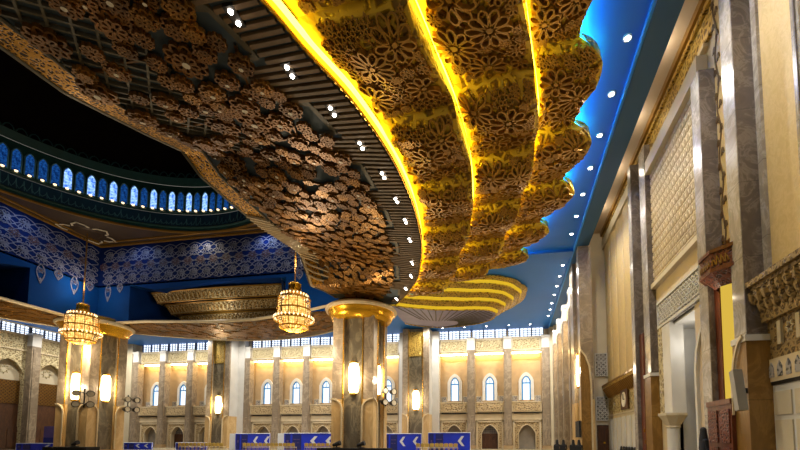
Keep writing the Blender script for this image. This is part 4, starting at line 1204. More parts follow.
mb.lathe([(0.42, 0), (0.42, 0.25), (0.3, 0.35), (0.27, 1.0), (0.27, 1.95)], c, 16); mb.build('column_shaft', M['white_stone'], t, smooth=True)
mb = MB(); mb.lathe([(0.27, 1.95), (0.33, 2.0), (0.3, 2.08), (0.5, 2.4), (0.62, 2.55), (0.62, 2.66), (0, 2.66)], c, 16, 0, 0.05, 8); mb.build('column_capital', M['cream'], t)
# second arch by the pulpit
t = thing('side_arch', 'peach lined narrow arch with white fretted edge beside the pulpit', 'arch', (7.4, 16.8, 0))
mb = MB(); S = lambda a, b: (Vector((7.3, 17.5-a, b)), Vector((-1, 0, 0)))
hd = [(0.1, 0.0), (0.1, 4.2), (0.25, 5.0), (0.6, 5.6), (1.0, 6.0)]
mb.ribbon(S, hd, 0.16, -0.2, 0.06, 0); mb.build('arch_moulding', M['white_stone'], t)
mb = MB(); mb.box(7.36, 7.5, 15.9, 17.5, 0, 6.9); mb.build('lining', M['peach'], t)

# ---- wooden door leaf, standing ajar by the narrow pilaster -------------------------------------
t = thing('wooden_door', 'tall red-brown wooden door leaf standing open by the narrow marble pilaster', 'door', (7.2, 22.6, 0))
mb = MB(); mb.box(7.0, 7.44, 22.95, 23.5, 0, 7.2); mb.build('leaf', M['wood'], t)
mb = MB(); mb.box(6.95, 7.0, 23.0, 23.1, 1.8, 2.0); mb.box(6.98, 7.0, 23.0, 23.1, 1.2, 1.4); mb.build('handle', M['gold_bright'], t)

# ---- pulpit: canopy, tall back, self-glowing alcove, door ------------------------------------------------
t = thing('pulpit', 'carved red-brown wooden pulpit with canopy between the two tallest pilasters', 'pulpit', (7.1, 14.6, 0))
cx, cy = 7.1, 14.3
def octo(r, n=8, ph=PI/8): return [(cx+r*0.8*math.cos(ph+2*PI*k/n), cy+r*math.sin(ph+2*PI*k/n)) for k in range(n)]
mb = MB()
mb.prism(octo(0.94), 'z', 6.95, 7.5, 0); mb.prism(octo(1.0), 'z', 7.48, 7.6, 1); mb.prism(octo(0.99), 'z', 6.85, 6.97, 1)
n8 = octo(0.95)
mb.build('canopy', [M['wood_carved'], M['wood']], t)
mb = MB(); a, b = octo(0.9), octo(0.45)
mb.strip([(x, y, 6.87) for x, y in a], [(x, y, 6.45) for x, y in b], 0, True); mb.build('canopy_underside', M['wood_carved'], t)
mb = MB(); r = random.Random(4)
for k in range(3, 6):                                                     # carved script band: abstract strokes
    p, q = n8[k % 8], n8[(k+1) % 8]
    u = Vector((q[0]-p[0], q[1]-p[1], 0)); L = u.length; u.normalize(); N = Vector((u.y, -u.x, 0))
    if N.dot(Vector((p[0]-cx, p[1]-cy, 0))) < 0: N = -N
    S = lambda aa, bb, p=p, u=u, N=N: (Vector((p[0], p[1], 6.93))+u*aa+Vector((0, 0, bb)), N)
    x = 0.06
    while x < L-0.12:
        hh = r.uniform(0.2, 0.46); mb.ribbon(S, [(x, 0.12), (x, hh), (x+0.05, 0.3), (x+0.1, 0.15)], 0.03, 0.0, 0.03, 0); x += 0.13
mb.build('script_band', M['umber_gold'], t)
mb = MB(); mb.box(7.0, 7.3, 14.75, 15.1, 2.6, 6.84); mb.build('back_panel', M['wood'], t)
mb = MB(); mb.box(7.04, 7.1, 13.8, 14.75, 2.6, 6.8); mb.build('glowing_alcove', M['yellow_glow'], t)  # backing wall glows by its material in place of lamp light
mb = MB(); mb.box(6.62, 7.2, 13.56, 15.08, 0, 2.62, 0); mb.box(6.58, 7.2, 13.56, 15.1, 2.55, 2.72, 0)
for (a, b) in ((13.65, 14.25), (14.4, 15.0)):
    for z0, z1 in ((0.3, 1.2), (1.35, 2.4)): mb.box(6.58, 6.63, a, b, z0, z1, 1)
mb.build('front_panel', [M['wood'], M['wood_carved']], t)
# column loudspeaker on the tall pilaster
t = thing('column_loudspeaker', 'slim grey column loudspeaker bracketed to the tallest pilaster', 'loudspeaker', (6.5, 13.2, 2.9))
mb = MB(); mb.prism([(12.6, 2.3), (12.82, 2.28), (13.05, 3.45), (12.83, 3.5)], 'x', 6.35, 6.6, 0); mb.build('cabinet', M['grey_metal'], t)
mb = MB(); mb.box(6.55, 6.76, 12.88, 13.0, 2.8, 2.95); mb.build('bracket', M['dark_metal'], t)

# ---- plain honey panel, its frame, muqarnas cornice and dado at the edge of the picture ----------
t = thing('honey_panel', 'plain honey stone wall panel in a grey frame above the carved cornice', 'panel', (7.45, 11.5, 12))
mb = MB(); mb.box(7.43, 7.5, 11.3, 12.75, 6.1, 18); mb.box(7.43, 7.5, 8.0, 10.9, 6.1, 18); mb.build('slab', M['gold_panel'], t)
mb = MB(); mb.box(7.34, 7.5, 12.66, 12.9, 6.0, 18, 0); mb.box(7.34, 7.5, 10.95, 11.25, 6.0, 18, 0); mb.box(7.3, 7.36, 11.05, 11.1, 6, 18, 1)
mb.build('frame', [M['marble_pale'], M['marble']], t)
t = thing('muqarnas_cornice', 'heavy carved umber cornice on the prayer wall beside the tallest pilaster', 'cornice', (7.3, 11.5, 5.7))
mb = MB(); mb.box(6.82, 7.5, 8, 13.0, 5.9, 6.06, 0); mb.box(6.95, 7.5, 8, 13.0, 5.8, 5.9, 0)
mb.build('shelf', M['carved_brown'], t)
mb = MB()
for row, (zz, xo) in enumerate(((5.62, 6.9), (5.34, 7.05), (5.06, 7.2))):
    for k in range(16):
        y = 8.2+k*0.31+(0.155 if row % 2 else 0)
        if y > 12.9: continue
        mb.lathe([(0.02, -0.24), (0.1, -0.18), (0.16, 0.0), (0.16, 0.12), (0.0, 0.16)], (xo+0.12, y, zz), 7)
mb.box(7.2, 7.5, 8, 13.0, 4.85, 5.8)
mb.build('stalactites', M['carved_brown'], t)
t = thing('carved_dado', 'umber carved wall dado with upright niches under the heavy cornice', 'dado', (7.4, 11.5, 3))
mb = MB(); mb.box(7.36, 7.5, 8, 13.0, 3.75, 4.86); mb.build('carved_field', M['carved_brown'], t)
mb = MB()
for k in range(4):
    y = 12.3-k*0.75; mb.box(7.28, 7.4, y-0.07, y+0.07, 4.1, 4.75)
    S = lambda a, b, y=y: (Vector((7.36, y-0.37-a, 4.5+b)), Vector((-1, 0, 0)))
    star(mb, S, 0, 0, 0.16, 6, 0.04, 0, 0.04)
mb.build('uprights', M['cream'], t)
mb = MB(); mb.box(7.32, 7.5, 8, 13.0, 3.1, 3.75); mb.build('arcade', M['cream_warm'], t)
mb = MB()
for k in range(8):
    y = 12.75-k*0.36; mb.prism([(y-0.1, 3.22), (y+0.1, 3.22), (y+0.1, 3.5), (y, 3.66), (y-0.1, 3.5)], 'x', 7.30, 7.325)
mb.build('arcade_niche', M['fret_grey'], t)
t = thing('wainscot', 'white panelled wainscot at the picture edge below the carved dado', 'wainscot', (7.4, 11.5, 0))
mb = MB(); mb.box(7.38, 7.5, 8, 13.0, 0, 3.0, 0); mb.box(7.34, 7.5, 8, 13.0, 3.0, 3.1, 1); mb.build('backing', [M['white_stone'], M['dark_metal']], t)
for k in range(4):
    y = 12.75-k*0.85
    mb = MB(); mb.box(7.34, 7.38, y-0.7, y, 0.4, 2.0); mb.box(7.34, 7.38, y-0.7, y, 2.15, 2.8); mb.build('raised_panel', M['cream'], t)
# ================================================================== CHANDELIERS, LAMPS, FURNITURE, PEOPLE
def P_chandelier():
    """origin at the basket's foot; 4.1 m across, 4.3 m high, chain to the ceiling"""
    t = thing('chandelier', 'x', 'chandelier', (0, 0, 0))
    mb = MB()
    mb.tube([(0, 0, 4.2), (0, 0, 12.0)], 0.045, 5)
    for k in range(38): mb.lathe([(0.04, -0.1), (0.09, -0.05), (0.09, 0.05), (0.04, 0.1)], (0, 0, 4.4+k*0.2), 6)
    mb.build('chain', M['umber_gold'], t)
    mb = MB(); mb.lathe([(0.15, 3.25), (0.62, 3.3), (0.66, 3.5), (0.6, 3.9), (0.66, 4.05), (0.4, 4.2), (0.0, 4.3)], (0, 0, 0), 20, 0, 0.06, 10); mb.build('crown', M['gold_bright'], t)
    def hoop(mb, r, z, w, hgt): mb.lathe([(r-w, z), (r, z-hgt), (r+w, z), (r, z+hgt), (r-w, z)], (0, 0, 0), 36)
    mb = MB()
    for r, z in ((1.35, 3.12), (1.62, 2.72), (1.66, 1.75), (1.72, 0.98), (2.02, 0.82), (1.45, 0.22), (0.9, 0.02)): hoop(mb, r, z, 0.06, 0.07)
    for k in range(12):
        a = 2*PI*k/12; c, s = math.cos(a), math.sin(a)
        mb.tube([(c*0.62, s*0.62, 3.3), (c*1.35, s*1.35, 3.12), (c*1.62, s*1.62, 2.72), (c*1.66, s*1.66, 1.75), (c*1.72, s*1.72, 0.98), (c*1.45, s*1.45, 0.22), (c*0.9, s*0.9, 0.02)], 0.04, 5)
    mb.build('gilt_frame', M['gold_bright'], t)
    r = random.Random(6)
    def strand_ring(mb, r0, r1, z0, z1, n, w):
        for k in range(n):
            a = 2*PI*k/n+r.uniform(-.03, .03); c, s = math.cos(a), math.sin(a)
            m = 4
            for q in range(m):
                f0, f1 = q/m, (q+0.82)/m
                rr0, rr1 = r0+(r1-r0)*f0, r0+(r1-r0)*f1; za, zb = z0+(z1-z0)*f0, z0+(z1-z0)*f1; zm = (za+zb)/2; rm = (rr0+rr1)/2
                tx, ty = -s*w, c*w
                mb.face([(c*rr0, s*rr0, za), (c*rm+tx, s*rm+ty, zm), (c*rr1, s*rr1, zb), (c*rm-tx, s*rm-ty, zm)])
    mb = MB()
    strand_ring(mb, 1.6, 1.64, 2.65, 1.8, 44, 0.07); strand_ring(mb, 1.64, 1.7, 1.7, 1.05, 44, 0.07); strand_ring(mb, 1.7, 1.42, 0.92, 0.28, 40, 0.07); strand_ring(mb, 1.42, 0.88, 0.18, 0.05, 30, 0.07)
    strand_ring(mb, 0.66, 1.33, 3.3, 3.15, 26, 0.06)
    o = mb.build('crystal_strand', M['crystal'], t); o['kind'] = 'stuff'
    mb = MB()
    for k in range(30):
        a = 2*PI*k/30; mb.lathe([(0, -0.13), (0.09, 0), (0.06, 0.1), (0, 0.16)], (2.0*math.cos(a), 2.0*math.sin(a), 0.98), 6)
    for k in range(24):
        a = 2*PI*k/24; mb.lathe([(0, -0.13), (0.09, 0), (0.06, 0.1), (0, 0.16)], (1.38*math.cos(a), 1.38*math.sin(a), 3.0), 6)
    o = mb.build('candle_drop', M['crystal_white'], t); o['kind'] = 'stuff'
    mb = MB(); mb.lathe([(0, 0.4), (1.0, 0.5), (1.2, 1.2), (1.2, 2.4), (0.8, 2.8), (0, 3.0)], (0, 0, 0), 24); mb.build('inner_light', M.setdefault('inner_glow', emis('inner_glow', hx('#ffd070'), 1.6, False, 3.0, hx('#a86410'))), t)
    mb = MB(); mb.lathe([(0, -0.25), (0.18, -0.2), (0.5, 0.02), (0.9, 0.05)], (0, 0, 0), 20); mb.build('foot_bowl', M['crystal'], t)
    return remember(t)
PR['cha'] = P_chandelier(); used['cha'] = False
o = place('cha', (-39.4, 30.4, 10.3), 0, 'lit crystal chandelier in front of the corner column', 'crystal chandeliers'); o.scale = (0.74, 0.74, 0.88)
o = place('cha', (-16.95, 28.6, 10.0), 0.2, 'lit crystal chandelier hanging beside the middle column', 'crystal chandeliers'); o.scale = (0.74, 0.74, 0.905)
t = thing('ceiling_rose', 'white leaf shaped ceiling rose where the corner chandelier chain hangs', 'ceiling rose', (-39.4, 30.4, ZI))
mb = MB(); mb.lathe([(0, -0.12), (0.9, -0.1), (1.1, 0)], (-39.4, 30.4, ZI), 24); mb.build('plate', M['inner_ceil'], t)
for k in range(6):
    a = 2*PI*k/6; c, s = math.cos(a), math.sin(a)
    mb = MB(); S = lambda p, q, c=c, s=s: (Vector((-39.4+c*(1.3+q)-s*p, 30.4+s*(1.3+q)+c*p, ZI-0.06)), Vector((0, 0, -1)))
    mb.ribbon(S, [(-0.6, 0), (-0.5, 0.4), (-0.25, 0.6), (0, 0.85), (0.25, 0.6), (0.5, 0.4), (0.6, 0)], 0.14, 0, 0.06, 0); mb.build('petal', M['flower_white'], t)

# ---- downlights in the blue ceiling ----------------------------------------------------------------
def P_down():
    t = thing('ceiling_downlight', 'x', 'lamp', (0, 0, 0))
    mb = MB(); mb.lathe([(0.10, -0.02), (0.15, -0.05), (0.17, 0.0)], (0, 0, 0), 14); mb.build('trim_ring', M['white_stone'], t)
    mb = MB(); mb.lathe([(0, -0.05), (0.105, -0.04)], (0, 0, 0), 12); mb.build('lens', M['lamp_white'], t)
    return remember(t)
PR['dwn'] = P_down(); used['dwn'] = False
for k, y in enumerate([15.1, 17.6, 20.05, 22.5, 24.95, 27.45, 29.85]):
    place('dwn', (4.43, y, ZC), 0, '%s white downlight from the near end of the blue ceiling edge row' % ORD[k], 'downlights in the blue ceiling edge row')
for k, y in enumerate([35.3, 37.7, 40.2, 42.6, 45.3, 47.6, 50.0]):
    place('dwn', (4.45, y, ZC), 0, '%s white downlight past the cross beam in the blue ceiling edge row' % ORD[k], 'downlights past the cross beam')
for k, x in enumerate([-12.2, -9.4, -6.4, -3.4, -0.4, 2.4]):
    place('dwn', (x, 53.4, ZC), 0, '%s downlight counted from the pier, above the corner section clerestory' % ORD[k], 'downlights above the corner section')
for k, (x, y) in enumerate([(-40.2, 40.6), (-37.3, 42.6), (-34.6, 43.6), (-31.9, 44.0), (-28.8, 44.4), (-25.5, 44.2), (-22.6, 43.2), (-19.9, 41.6), (-17.6, 39.8)]):
    place('dwn', (x, y, ZC), 0, '%s downlight counted from the chandelier column, under the far arch' % ORD[k], 'downlights beyond the far arch')
# recessed pots in the cream cove
def P_pot():
    t = thing('recessed_pot_light', 'x', 'lamp', (0, 0, 0))
    mb = MB(); mb.lathe([(0.2, -0.06), (0.27, -0.05), (0.27, 0.02)], (0, 0, 0), 16); mb.build('trim_ring', M['grey_metal'], t)
    mb = MB(); mb.lathe([(0, -0.02), (0.2, -0.055)], (0, 0, 0), 16); mb.build('reflector', M['dark_metal'], t)
    return remember(t)
PR['pot'] = P_pot(); used['pot'] = False
k = 0
for gx in (14.2, 15.15, 16.1, 18.9, 19.95, 21.0, 25.0, 26.2, 27.4):
    place('pot', (6.25, gx, 18.02), 0, '%s unlit recessed pot light from the near end of the cream cove' % ORD[k], 'pot lights in the cream cove'); k += 1

# ---- spot clusters on the columns --------------------------------------------------------------------
def P_cluster():
    t = thing('spotlight_cluster', 'x', 'spotlight', (0, 0, 0))
    mb = MB(); mb.tube([(0, 0, -0.9), (0, 0, 0.9)], 0.06, 6); mb.tube([(-0.55, -0.1, 0.5), (0.55, -0.1, 0.5)], 0.05, 6); mb.tube([(-0.55, -0.1, -0.5), (0.55, -0.1, -0.5)], 0.05, 6); mb.build('bracket', M['dark_metal'], t)
    for x in (-0.5, 0.5):
        for z in (-0.5, 0.5):
            mb = MB(); mb.lathe([(0.0, 0.25), (0.2, 0.22), (0.3, -0.05), (0.33, -0.25)], (0, 0, 0), 10); mb.v = [(x+a, -0.35+c, z+b*0.9-0.1) for a, b, c in mb.v]
            o = mb.build('lamp_head', M['dark_metal'], t)
            mb = MB(); mb.lathe([(0, -0.2), (0.27, -0.2)], (0, 0, 0), 10); mb.v = [(x+a, -0.35+c-0.02, z+b*0.9-0.1) for a, b, c in mb.v]; mb.build('lens', M['flower_white'], o)
    return remember(t)
PR['clu'] = P_cluster(); used['clu'] = False
place('clu', (-39.4, 31.0, 5.2), PI/4, 'cluster of four spotlights on the corner of the chandelier column', 'spotlight clusters')
place('clu', (-38.9, 34.85, 5.0), PI/2, 'cluster of four spotlights on the far side of the chandelier column', 'spotlight clusters')
place('clu', (-11.1, 33.9, 5.2), PI/3, 'cluster of four spotlights on the window side of the middle column', 'spotlight clusters')

# ---- exhibition boards ---------------------------------------------------------------------------------
def board(x0, x1, y, z1, label, sections, white_end=True):
    t = thing('display_board', label, 'board', ((x0+x1)/2, y, 0), 'blue display boards')
    mb = MB(); mb.box(x0, x1, y, y+0.1, 0.0, z1); mb.build('panel', M['board_blue'], t)
    mb = MB(); mb.tube([(x0, y-0.02, 0), (x0, y-0.02, z1), (x1, y-0.02, z1), (x1, y-0.02, 0)], 0.04, 5); mb.build('frame', M['board_white'], t)
    L = x1-x0
    if white_end: mb = MB(); mb.box(x0-0.9, x0-0.05, y+0.1, y+0.16, 0.0, z1); mb.build('end_panel', M['board_white'], t)
    mb = MB(); f = y-0.03
    mb.box(x0+0.03*L, x0+0.13*L, f, y, 0.1, z1-0.15, 0); mb.box(x0+0.18*L, x0+0.36*L, f, y, 0.1, z1-0.15, 0)
    mb.build('printed_field', M['board_dark'], t)
    mb = MB()
    for q in (0.2, 0.27): mb.box(x0+q*L, x0+(q+0.06)*L, f-0.02, f, z1*0.62, z1*0.66)
    for q in (0.2, 0.27): mb.box(x0+q*L, x0+(q+0.05)*L, f-0.02, f, z1*0.42, z1*0.46)
    mb.box(x0+0.06*L, x0+0.1*L, f-0.02, f, z1*0.45, z1*0.6)
    mb.build('printed_lines', M['board_purple'], t)
    for c in sections:
        mb = MB(); cx = x0+c*L; w = 0.075*L; h = z1*0.27; zc = z1*0.55
        mb.prism([(cx-w, zc), (cx+w*0.2, zc+h), (cx+w, zc+h), (cx+0.0*w, zc), (cx+w*1.1, zc-h), (cx+w*0.3, zc-h)], 'y', f-0.02, f)
        mb.build('chevron', M['board_white'], t)
board(-34.2, -29.5, 45.0, 2.05, 'blue display board with two white chevrons, between the far piers and nearest the pier', [0.6, 0.92])
board(-27.6, -21.25, 45.0, 2.08, 'blue display board with two white chevrons, ending beside the middle column', [0.62, 0.93])
board(-20.1, -17.0, 45.0, 2.08, 'blue display board mostly hidden behind the middle column', [0.8])
board(-14.9, -10.4, 45.0, 2.0, 'blue display board just beyond the middle column', [0.5, 0.85], False)
board(-9.6, -4.75, 45.0, 2.1, 'blue display board below the corner section niches', [0.78], False)
board(-60.5, -54.5, 40.0, 0.85, 'blue display board below the side pilaster', [0.8], False)
board(-50.5, -46.2, 45.0, 0.9, 'low blue display board just beyond the chandelier column', [0.5, 0.8], False)
board(-42.7, -38.2, 45.0, 0.9, 'low blue display board at the foot of the far pier between the columns', [0.5, 0.8], False)
board(-60.0, -57.0, 36.0, 0.95, 'blue display board at the photo edge below the wooden screen', [0.5], False)
t = thing('backdrop_screen', 'violet star patterned backdrop screen beside the chandelier column', 'screen', (-55.4, 40.6, 0))
mb = MB(); mb.box(-57.3, -53.6, 40.6, 40.75, 1.0, 2.95); mb.build('cloth', M['board_purple'], t)
mb = MB(); mb.box(-57.3, -53.6, 40.58, 40.76, 0.2, 1.55); mb.build('lower_cloth', M['board_dark'], t)
mb = MB(); mb.tube([(-57.2, 40.7, 0), (-57.2, 40.7, 2.95)], 0.05, 6); mb.tube([(-53.7, 40.7, 0), (-53.7, 40.7, 2.95)], 0.05, 6); mb.build('pole', M['grey_metal'], t)
# dark stage blocks by the column feet
for x0, x1, y, lab in ((-15.0, -9.3, 29.6, 'low black stage skirt at the foot of the middle column'), (-41.0, -36.4, 29.6, 'low black stage skirt at the foot of the chandelier column')):
    t = thing('stage_skirt', lab, 'stage', ((x0+x1)/2, y, 0))
    mb = MB(); mb.box(x0, x1, y-0.6, y+0.6, 0, 0.72); mb.build('platform', M['black'], t)
    mb = MB()
    for k in range(int((x1-x0)/0.2)): mb.tube([(x0+0.1+k*0.2, y-0.62, 0), (x0+0.1+k*0.2, y-0.62, 0.7)], 0.05, 5)
    mb.build('pleated_cloth', M['black'], t)
for k, x in enumerate((-13.6, -11.6, -38.2)):
    t = thing('black_spotlight', ['black floor spotlight on the middle column stage, nearer the chandelier', 'black floor spotlight on the middle column stage, nearer the windows', 'black floor spotlight on the chandelier column stage'][k], 'spotlight', (x, 29.5, 0.72))
    mb = MB(); mb.lathe([(0.3, 0), (0.3, 0.05), (0.06, 0.08), (0.05, 0.25)], (x, 29.5, 0.72), 12); mb.build('base', M['black'], t)
    mb = MB(); mb.tube([(x-0.3, 29.5, 0.92), (x+0.3, 29.5, 1.12)], [0.12, 0.2], 10); mb.build('lamp_head', M['black'], t)
# wall display on the pier side
t = thing('wall_screen', 'slim black screen hung on the side of the prayer wall pier', 'screen', (4.95, 32.2, 2.2))
mb = MB(); mb.box(4.92, 5.04, 31.45, 33.3, 1.55, 2.8); mb.build('casing', M['black'], t)
mb = MB(); mb.box(5.04, 5.12, 32.2, 32.6, 2.0, 2.4); mb.build('bracket', M['dark_metal'], t)

# ---- gilt chairs in rows (only their tops show) --------------------------------------------------------
def P_chair(mf, mc, nm, lab):
    t = thing(nm, lab, 'chair', (0, 0, 0))
    mb = MB(); mb.box(-0.22, 0.22, -0.22, 0.22, 0.44, 0.49); mb.build('seat', mc, t)
    mb = MB()
    for x in (-0.2, 0.2): mb.tube([(x, 0.2, 0.48), (x, 0.26, 0.9)], 0.022, 6)
    mb.prism([(-0.19, 0.56), (0.19, 0.56), (0.2, 0.84), (0.12, 0.9), (-0.12, 0.9), (-0.2, 0.84)], 'y', 0.235, 0.265)
    mb.tube([(-0.2, 0.26, 0.88), (-0.1, 0.26, 0.93), (0.1, 0.26, 0.93), (0.2, 0.26, 0.88)], 0.025, 6); mb.build('backrest', mf, t)
    for x in (-0.19, 0.19):
        for y in (-0.19, 0.2):
            mb = MB(); mb.tube([(x, y, 0.46), (x*1.05, y*1.08, 0)], [0.02, 0.014], 6); mb.build('leg', mf, t)
    return remember(t)
PR['chr'] = P_chair(M['chair_gold'], M['chair_white'], 'gilt_chair', 'gilt banquet chair with ivory seat in the audience rows, top of back just showing'); used['chr'] = False
GL = 'gilt banquet chair with ivory seat in the audience rows, top of back just showing'
for row, (x0, n, y) in enumerate([(-38.6, 12, 41.5), (-30.2, 13, 41.5), (-22.6, 11, 41.5), (-9.9, 9, 41.5)]):
    for k in range(n): place('chr', (x0+k*0.5, y, 0), PI, GL, 'gilt chairs in the audience rows')
PR['chb'] = P_chair(M['black'], M['black'], 'black_chair', 'x'); used['chb'] = False
for k in range(8): place('chb', (7.0, 24.6+k*0.62, 0), -PI/2, 'black chair set in a row against the cream wainscot', 'black chairs against the wainscot')

# ---- people ---------------------------------------------------------------------------------------------
def skin_body(name, joints, edges, mat, parent, sub=2):
    me = bpy.data.meshes.new(name); me.from_pydata([j[0] for j in joints], edges, []); o = bpy.data.objects.new(name, me); C.objects.link(o); o.parent = parent
    md = o.modifiers.new('skin', 'SKIN'); me.skin_vertices if me.skin_vertices else None
    if not me.skin_vertices:
        bpy.context.view_layer.objects.active = o
    layer = me.skin_vertices[0] if me.skin_vertices else None
    if layer is None: return o
    for i, j in enumerate(joints): layer.data[i].radius = (j[1], j[2] if len(j) > 2 else j[1])
    layer.data[0].use_root = True
    s = o.modifiers.new('sub', 'SUBSURF'); s.levels = sub; s.render_levels = sub
    me.materials.append(mat); ORG[o] = ORG[parent]
    return o
def loft(mb, secs, seg=14, mi=0):
    """body surface from stacked ellipses (x,y,z,rx,ry)"""
    i = len(mb.v)
    for (x, y, z, rx, ry) in secs:
        for k in range(seg):
            a = 2*PI*k/seg; mb.v.append((x+rx*math.cos(a), y+ry*math.sin(a), z))
    for j in range(len(secs)-1):
        for k in range(seg):
            k2 = (k+1) % seg; mb.f.append((i+j*seg+k, i+j*seg+k2, i+(j+1)*seg+k2, i+(j+1)*seg+k)); mb.m.append(mi)
    mb.f.append(tuple(i+k for k in range(seg))); mb.m.append(mi); mb.f.append(tuple(i+(len(secs)-1)*seg+k for k in range(seg))); mb.m.append(mi)
def limb(mb, pts, rs, mi=0): mb.tube(pts, rs, 10, mi)
def hand(mb, w, d, s, mi=0):
    """palm with four fingers and a thumb; w wrist, d unit direction, s scale"""
    w = Vector(w); d = Vector(d).normalized(); side = Vector((1, 0, 0)) if abs(d.x) < 0.8 else Vector((0, 1, 0)); side = (side-d*side.dot(d)).normalized()
    mb.tube([w, w+d*0.05*s, w+d*0.095*s], [0.026*s, 0.04*s, 0.036*s], 8, mi)
    for q, ln in zip((-1.5, -0.5, 0.5, 1.5), (0.06, 0.075, 0.08, 0.07)):
        b = w+d*0.09*s+side*q*0.019*s; n = d.cross(side)
        mb.tube([b, b+d*ln*0.5*s, b+d*ln*0.9*s+n*0.02*s], [0.009*s, 0.0085*s, 0.007*s], 6, mi)
    b = w+d*0.03*s+side*0.035*s
    mb.tube([b, b+d*0.03*s+side*0.025*s, b+d*0.06*s+side*0.03*s], [0.011*s, 0.01*s, 0.008*s], 6, mi)
def P_person(seated, veil):
    t = thing('person', 'x', 'person', (0, 0, 0))
    mb = MB()
    if seated:
        zt = 0.5; hd = 1.24
        loft(mb, [(0, 0.02, 0.46, .17, .14), (0, 0.03, .62, .15, .12), (0, 0.04, .85, .17, .12), (0, .03, .98, .2, .11), (0, .02, 1.04, .12, .08), (0, .01, 1.08, .055, .055), (0, 0, 1.13, .055, .055)])
        for s in (-1, 1):
            limb(mb, [(s*.09, 0, .52), (s*.11, -.42, .52), (s*.11, -.44, .08)], [.095, .07, .045])
            limb(mb, [(s*.11, -.42, .05), (s*.11, -.6, .03)], [.045, .035])
            limb(mb, [(s*.19, .03, .99), (s*.25, 0, .72), (s*.14, -.26, .6)], [.055, .045, .032]); hand(mb, (s*.14, -.26, .6), (-s*.3, -1, -.1), 1.0)
    else:
        hd = 1.72
        loft(mb, [(0, 0, 0.02, .2, .17), (0, 0, .5, .19, .16), (0, 0, .92, .18, .14), (0, .01, 1.15, .16, .12), (0, .01, 1.36, .2, .12), (0, .01, 1.46, .17, .1), (0, 0, 1.52, .06, .06), (0, 0, 1.6, .055, .055)])
        for s in (-1, 1):
            limb(mb, [(s*.2, .01, 1.42), (s*.26, .02, 1.14), (s*.24, -.06, .88)], [.06, .048, .034]); hand(mb, (s*.24, -.06, .88), (0, -.1, -1), 1.0)
            limb(mb, [(s*.09, 0, .08), (s*.09, -.2, .03)], [.05, .04])
    body = mb.build('body', M['dark_navy'], t, smooth=True)
    mb = MB(); c = (0, -.01, hd)
    prof = [(0.0, -.125), (.05, -.115), (.07, -.07), (.082, 0), (.08, .05), (.06, .1), (.03, .12), (0, .125)]
    mb.lathe(prof, c, 16)
    mb.tube([(0, -.08, hd+.01), (0, -.105, hd-.02)], [.01, .016], 6); mb.tube([(-.025, -.082, hd-.06), (.025, -.082, hd-.06)], .008, 5)
    for s in (-1, 1): mb.lathe([(0, -.02), (.012, 0), (0, .02)], (s*.083, 0, hd), 6)
    mb.build('head', M['skin'], t, smooth=True)
    mb = MB()
    for s in (-1, 1): mb.lathe([(0, -.008), (.01, 0), (0, .008)], (s*.03, -.083, hd+.015), 6)
    mb.build('eye', M['black'], t)
    mb = MB()
    if veil: mb.lathe([(.14, -.3), (.12, -.16), (.1, -.03), (.098, .05), (.075, .115), (.03, .14), (0, .145)], (0, .012, hd), 16)
    else: mb.lathe([(.088, .0), (.09, .05), (.07, .11), (.03, .135), (0, .14)], (0, .012, hd), 16)
    mb.build('head_cover' if veil else 'hair', M['black'], t, smooth=True)
    return remember(t)
PR['pst'] = P_person(False, True); used['pst'] = False
PR['pse'] = P_person(True, True); used['pse'] = False
place('pst', (6.2, 14.45, 0), PI*0.5, 'person in dark hooded robe standing beside the pulpit', 'people in dark clothes')
for k, (x, y) in enumerate([(3.35, 32.0), (3.75, 31.4), (4.35, 30.6), (4.6, 29.6)]):
    place('pse', (x, y, 0), PI*0.9, ['seated person in black veil, end of the group by the pier', 'seated person in black veil, second of the group by the pier', 'seated person in black veil, third of the group below the wall screen', 'seated person in black veil, nearest of the group below the wall screen'][k], 'seated people in black')
    place('chb', (x, y+0.05, 0), PI*0.9-PI+PI, 'black chair under one of the seated people by the pier', 'black chairs under the seated people')
# ================================================================== LAMPS
def lamp(name, kind, loc, energy, col=(1, 1, 1), size=0.15, angle=None, aim=None, blend=0.8, sizey=None):
    d = bpy.data.lights.new(name, kind); d.energy = energy; d.color = col
    if kind == 'SPOT': d.spot_size = rad(angle or 120); d.spot_blend = blend; d.shadow_soft_size = size
    elif kind == 'AREA':
        d.size = size; d.shape = 'RECTANGLE' if sizey else 'SQUARE'
        if sizey: d.size_y = sizey
    else: d.shadow_soft_size = size
    o = bpy.data.objects.new(name, d); C.objects.link(o); o.location = loc
    if aim is not None:
        o.rotation_euler = (Vector(aim)-Vector(loc)).to_track_quat('-Z', 'Y').to_euler()
    return o
WARM = (1.0, 0.82, 0.58); NEUT = (1.0, 0.955, 0.89); COOL = (0.8, 0.9, 1.0); BLUE = (0.25, 0.55, 1.0)
for y in (8.0, 12.5, 17.6, 22.5, 27.4): lamp('downlight_beam', 'SPOT', (4.43, y, 16.5), 1250, NEUT, 0.12, 150, (4.9, y, 0))
for y in (36.5, 41.5, 46.5, 51.0): lamp('downlight_beam', 'SPOT', (4.0, y, 16.5), 2400, NEUT, 0.12, 150, (3.6, y, 0))
for x in (-11, -7, -3, 1): lamp('downlight_beam', 'SPOT', (x, 50.8, 16.3), 1800, NEUT, 0.15, 150, (x, 54.5, 0))
for x in (-60, -55.5, -50, -46, -38.5, -34, -30, -26, -22, -18): lamp('downlight_beam', 'SPOT', (x, 50.8, 16.3), 1800, NEUT, 0.15, 150, (x, 54.5, 0))
for y in (9.3, 14.7, 20.4): lamp('arch_beam', 'SPOT', (T0(y)-0.9, y, 12.9), 2000, NEUT, 0.1, 110, (T0(y)+2.0, y, 0))
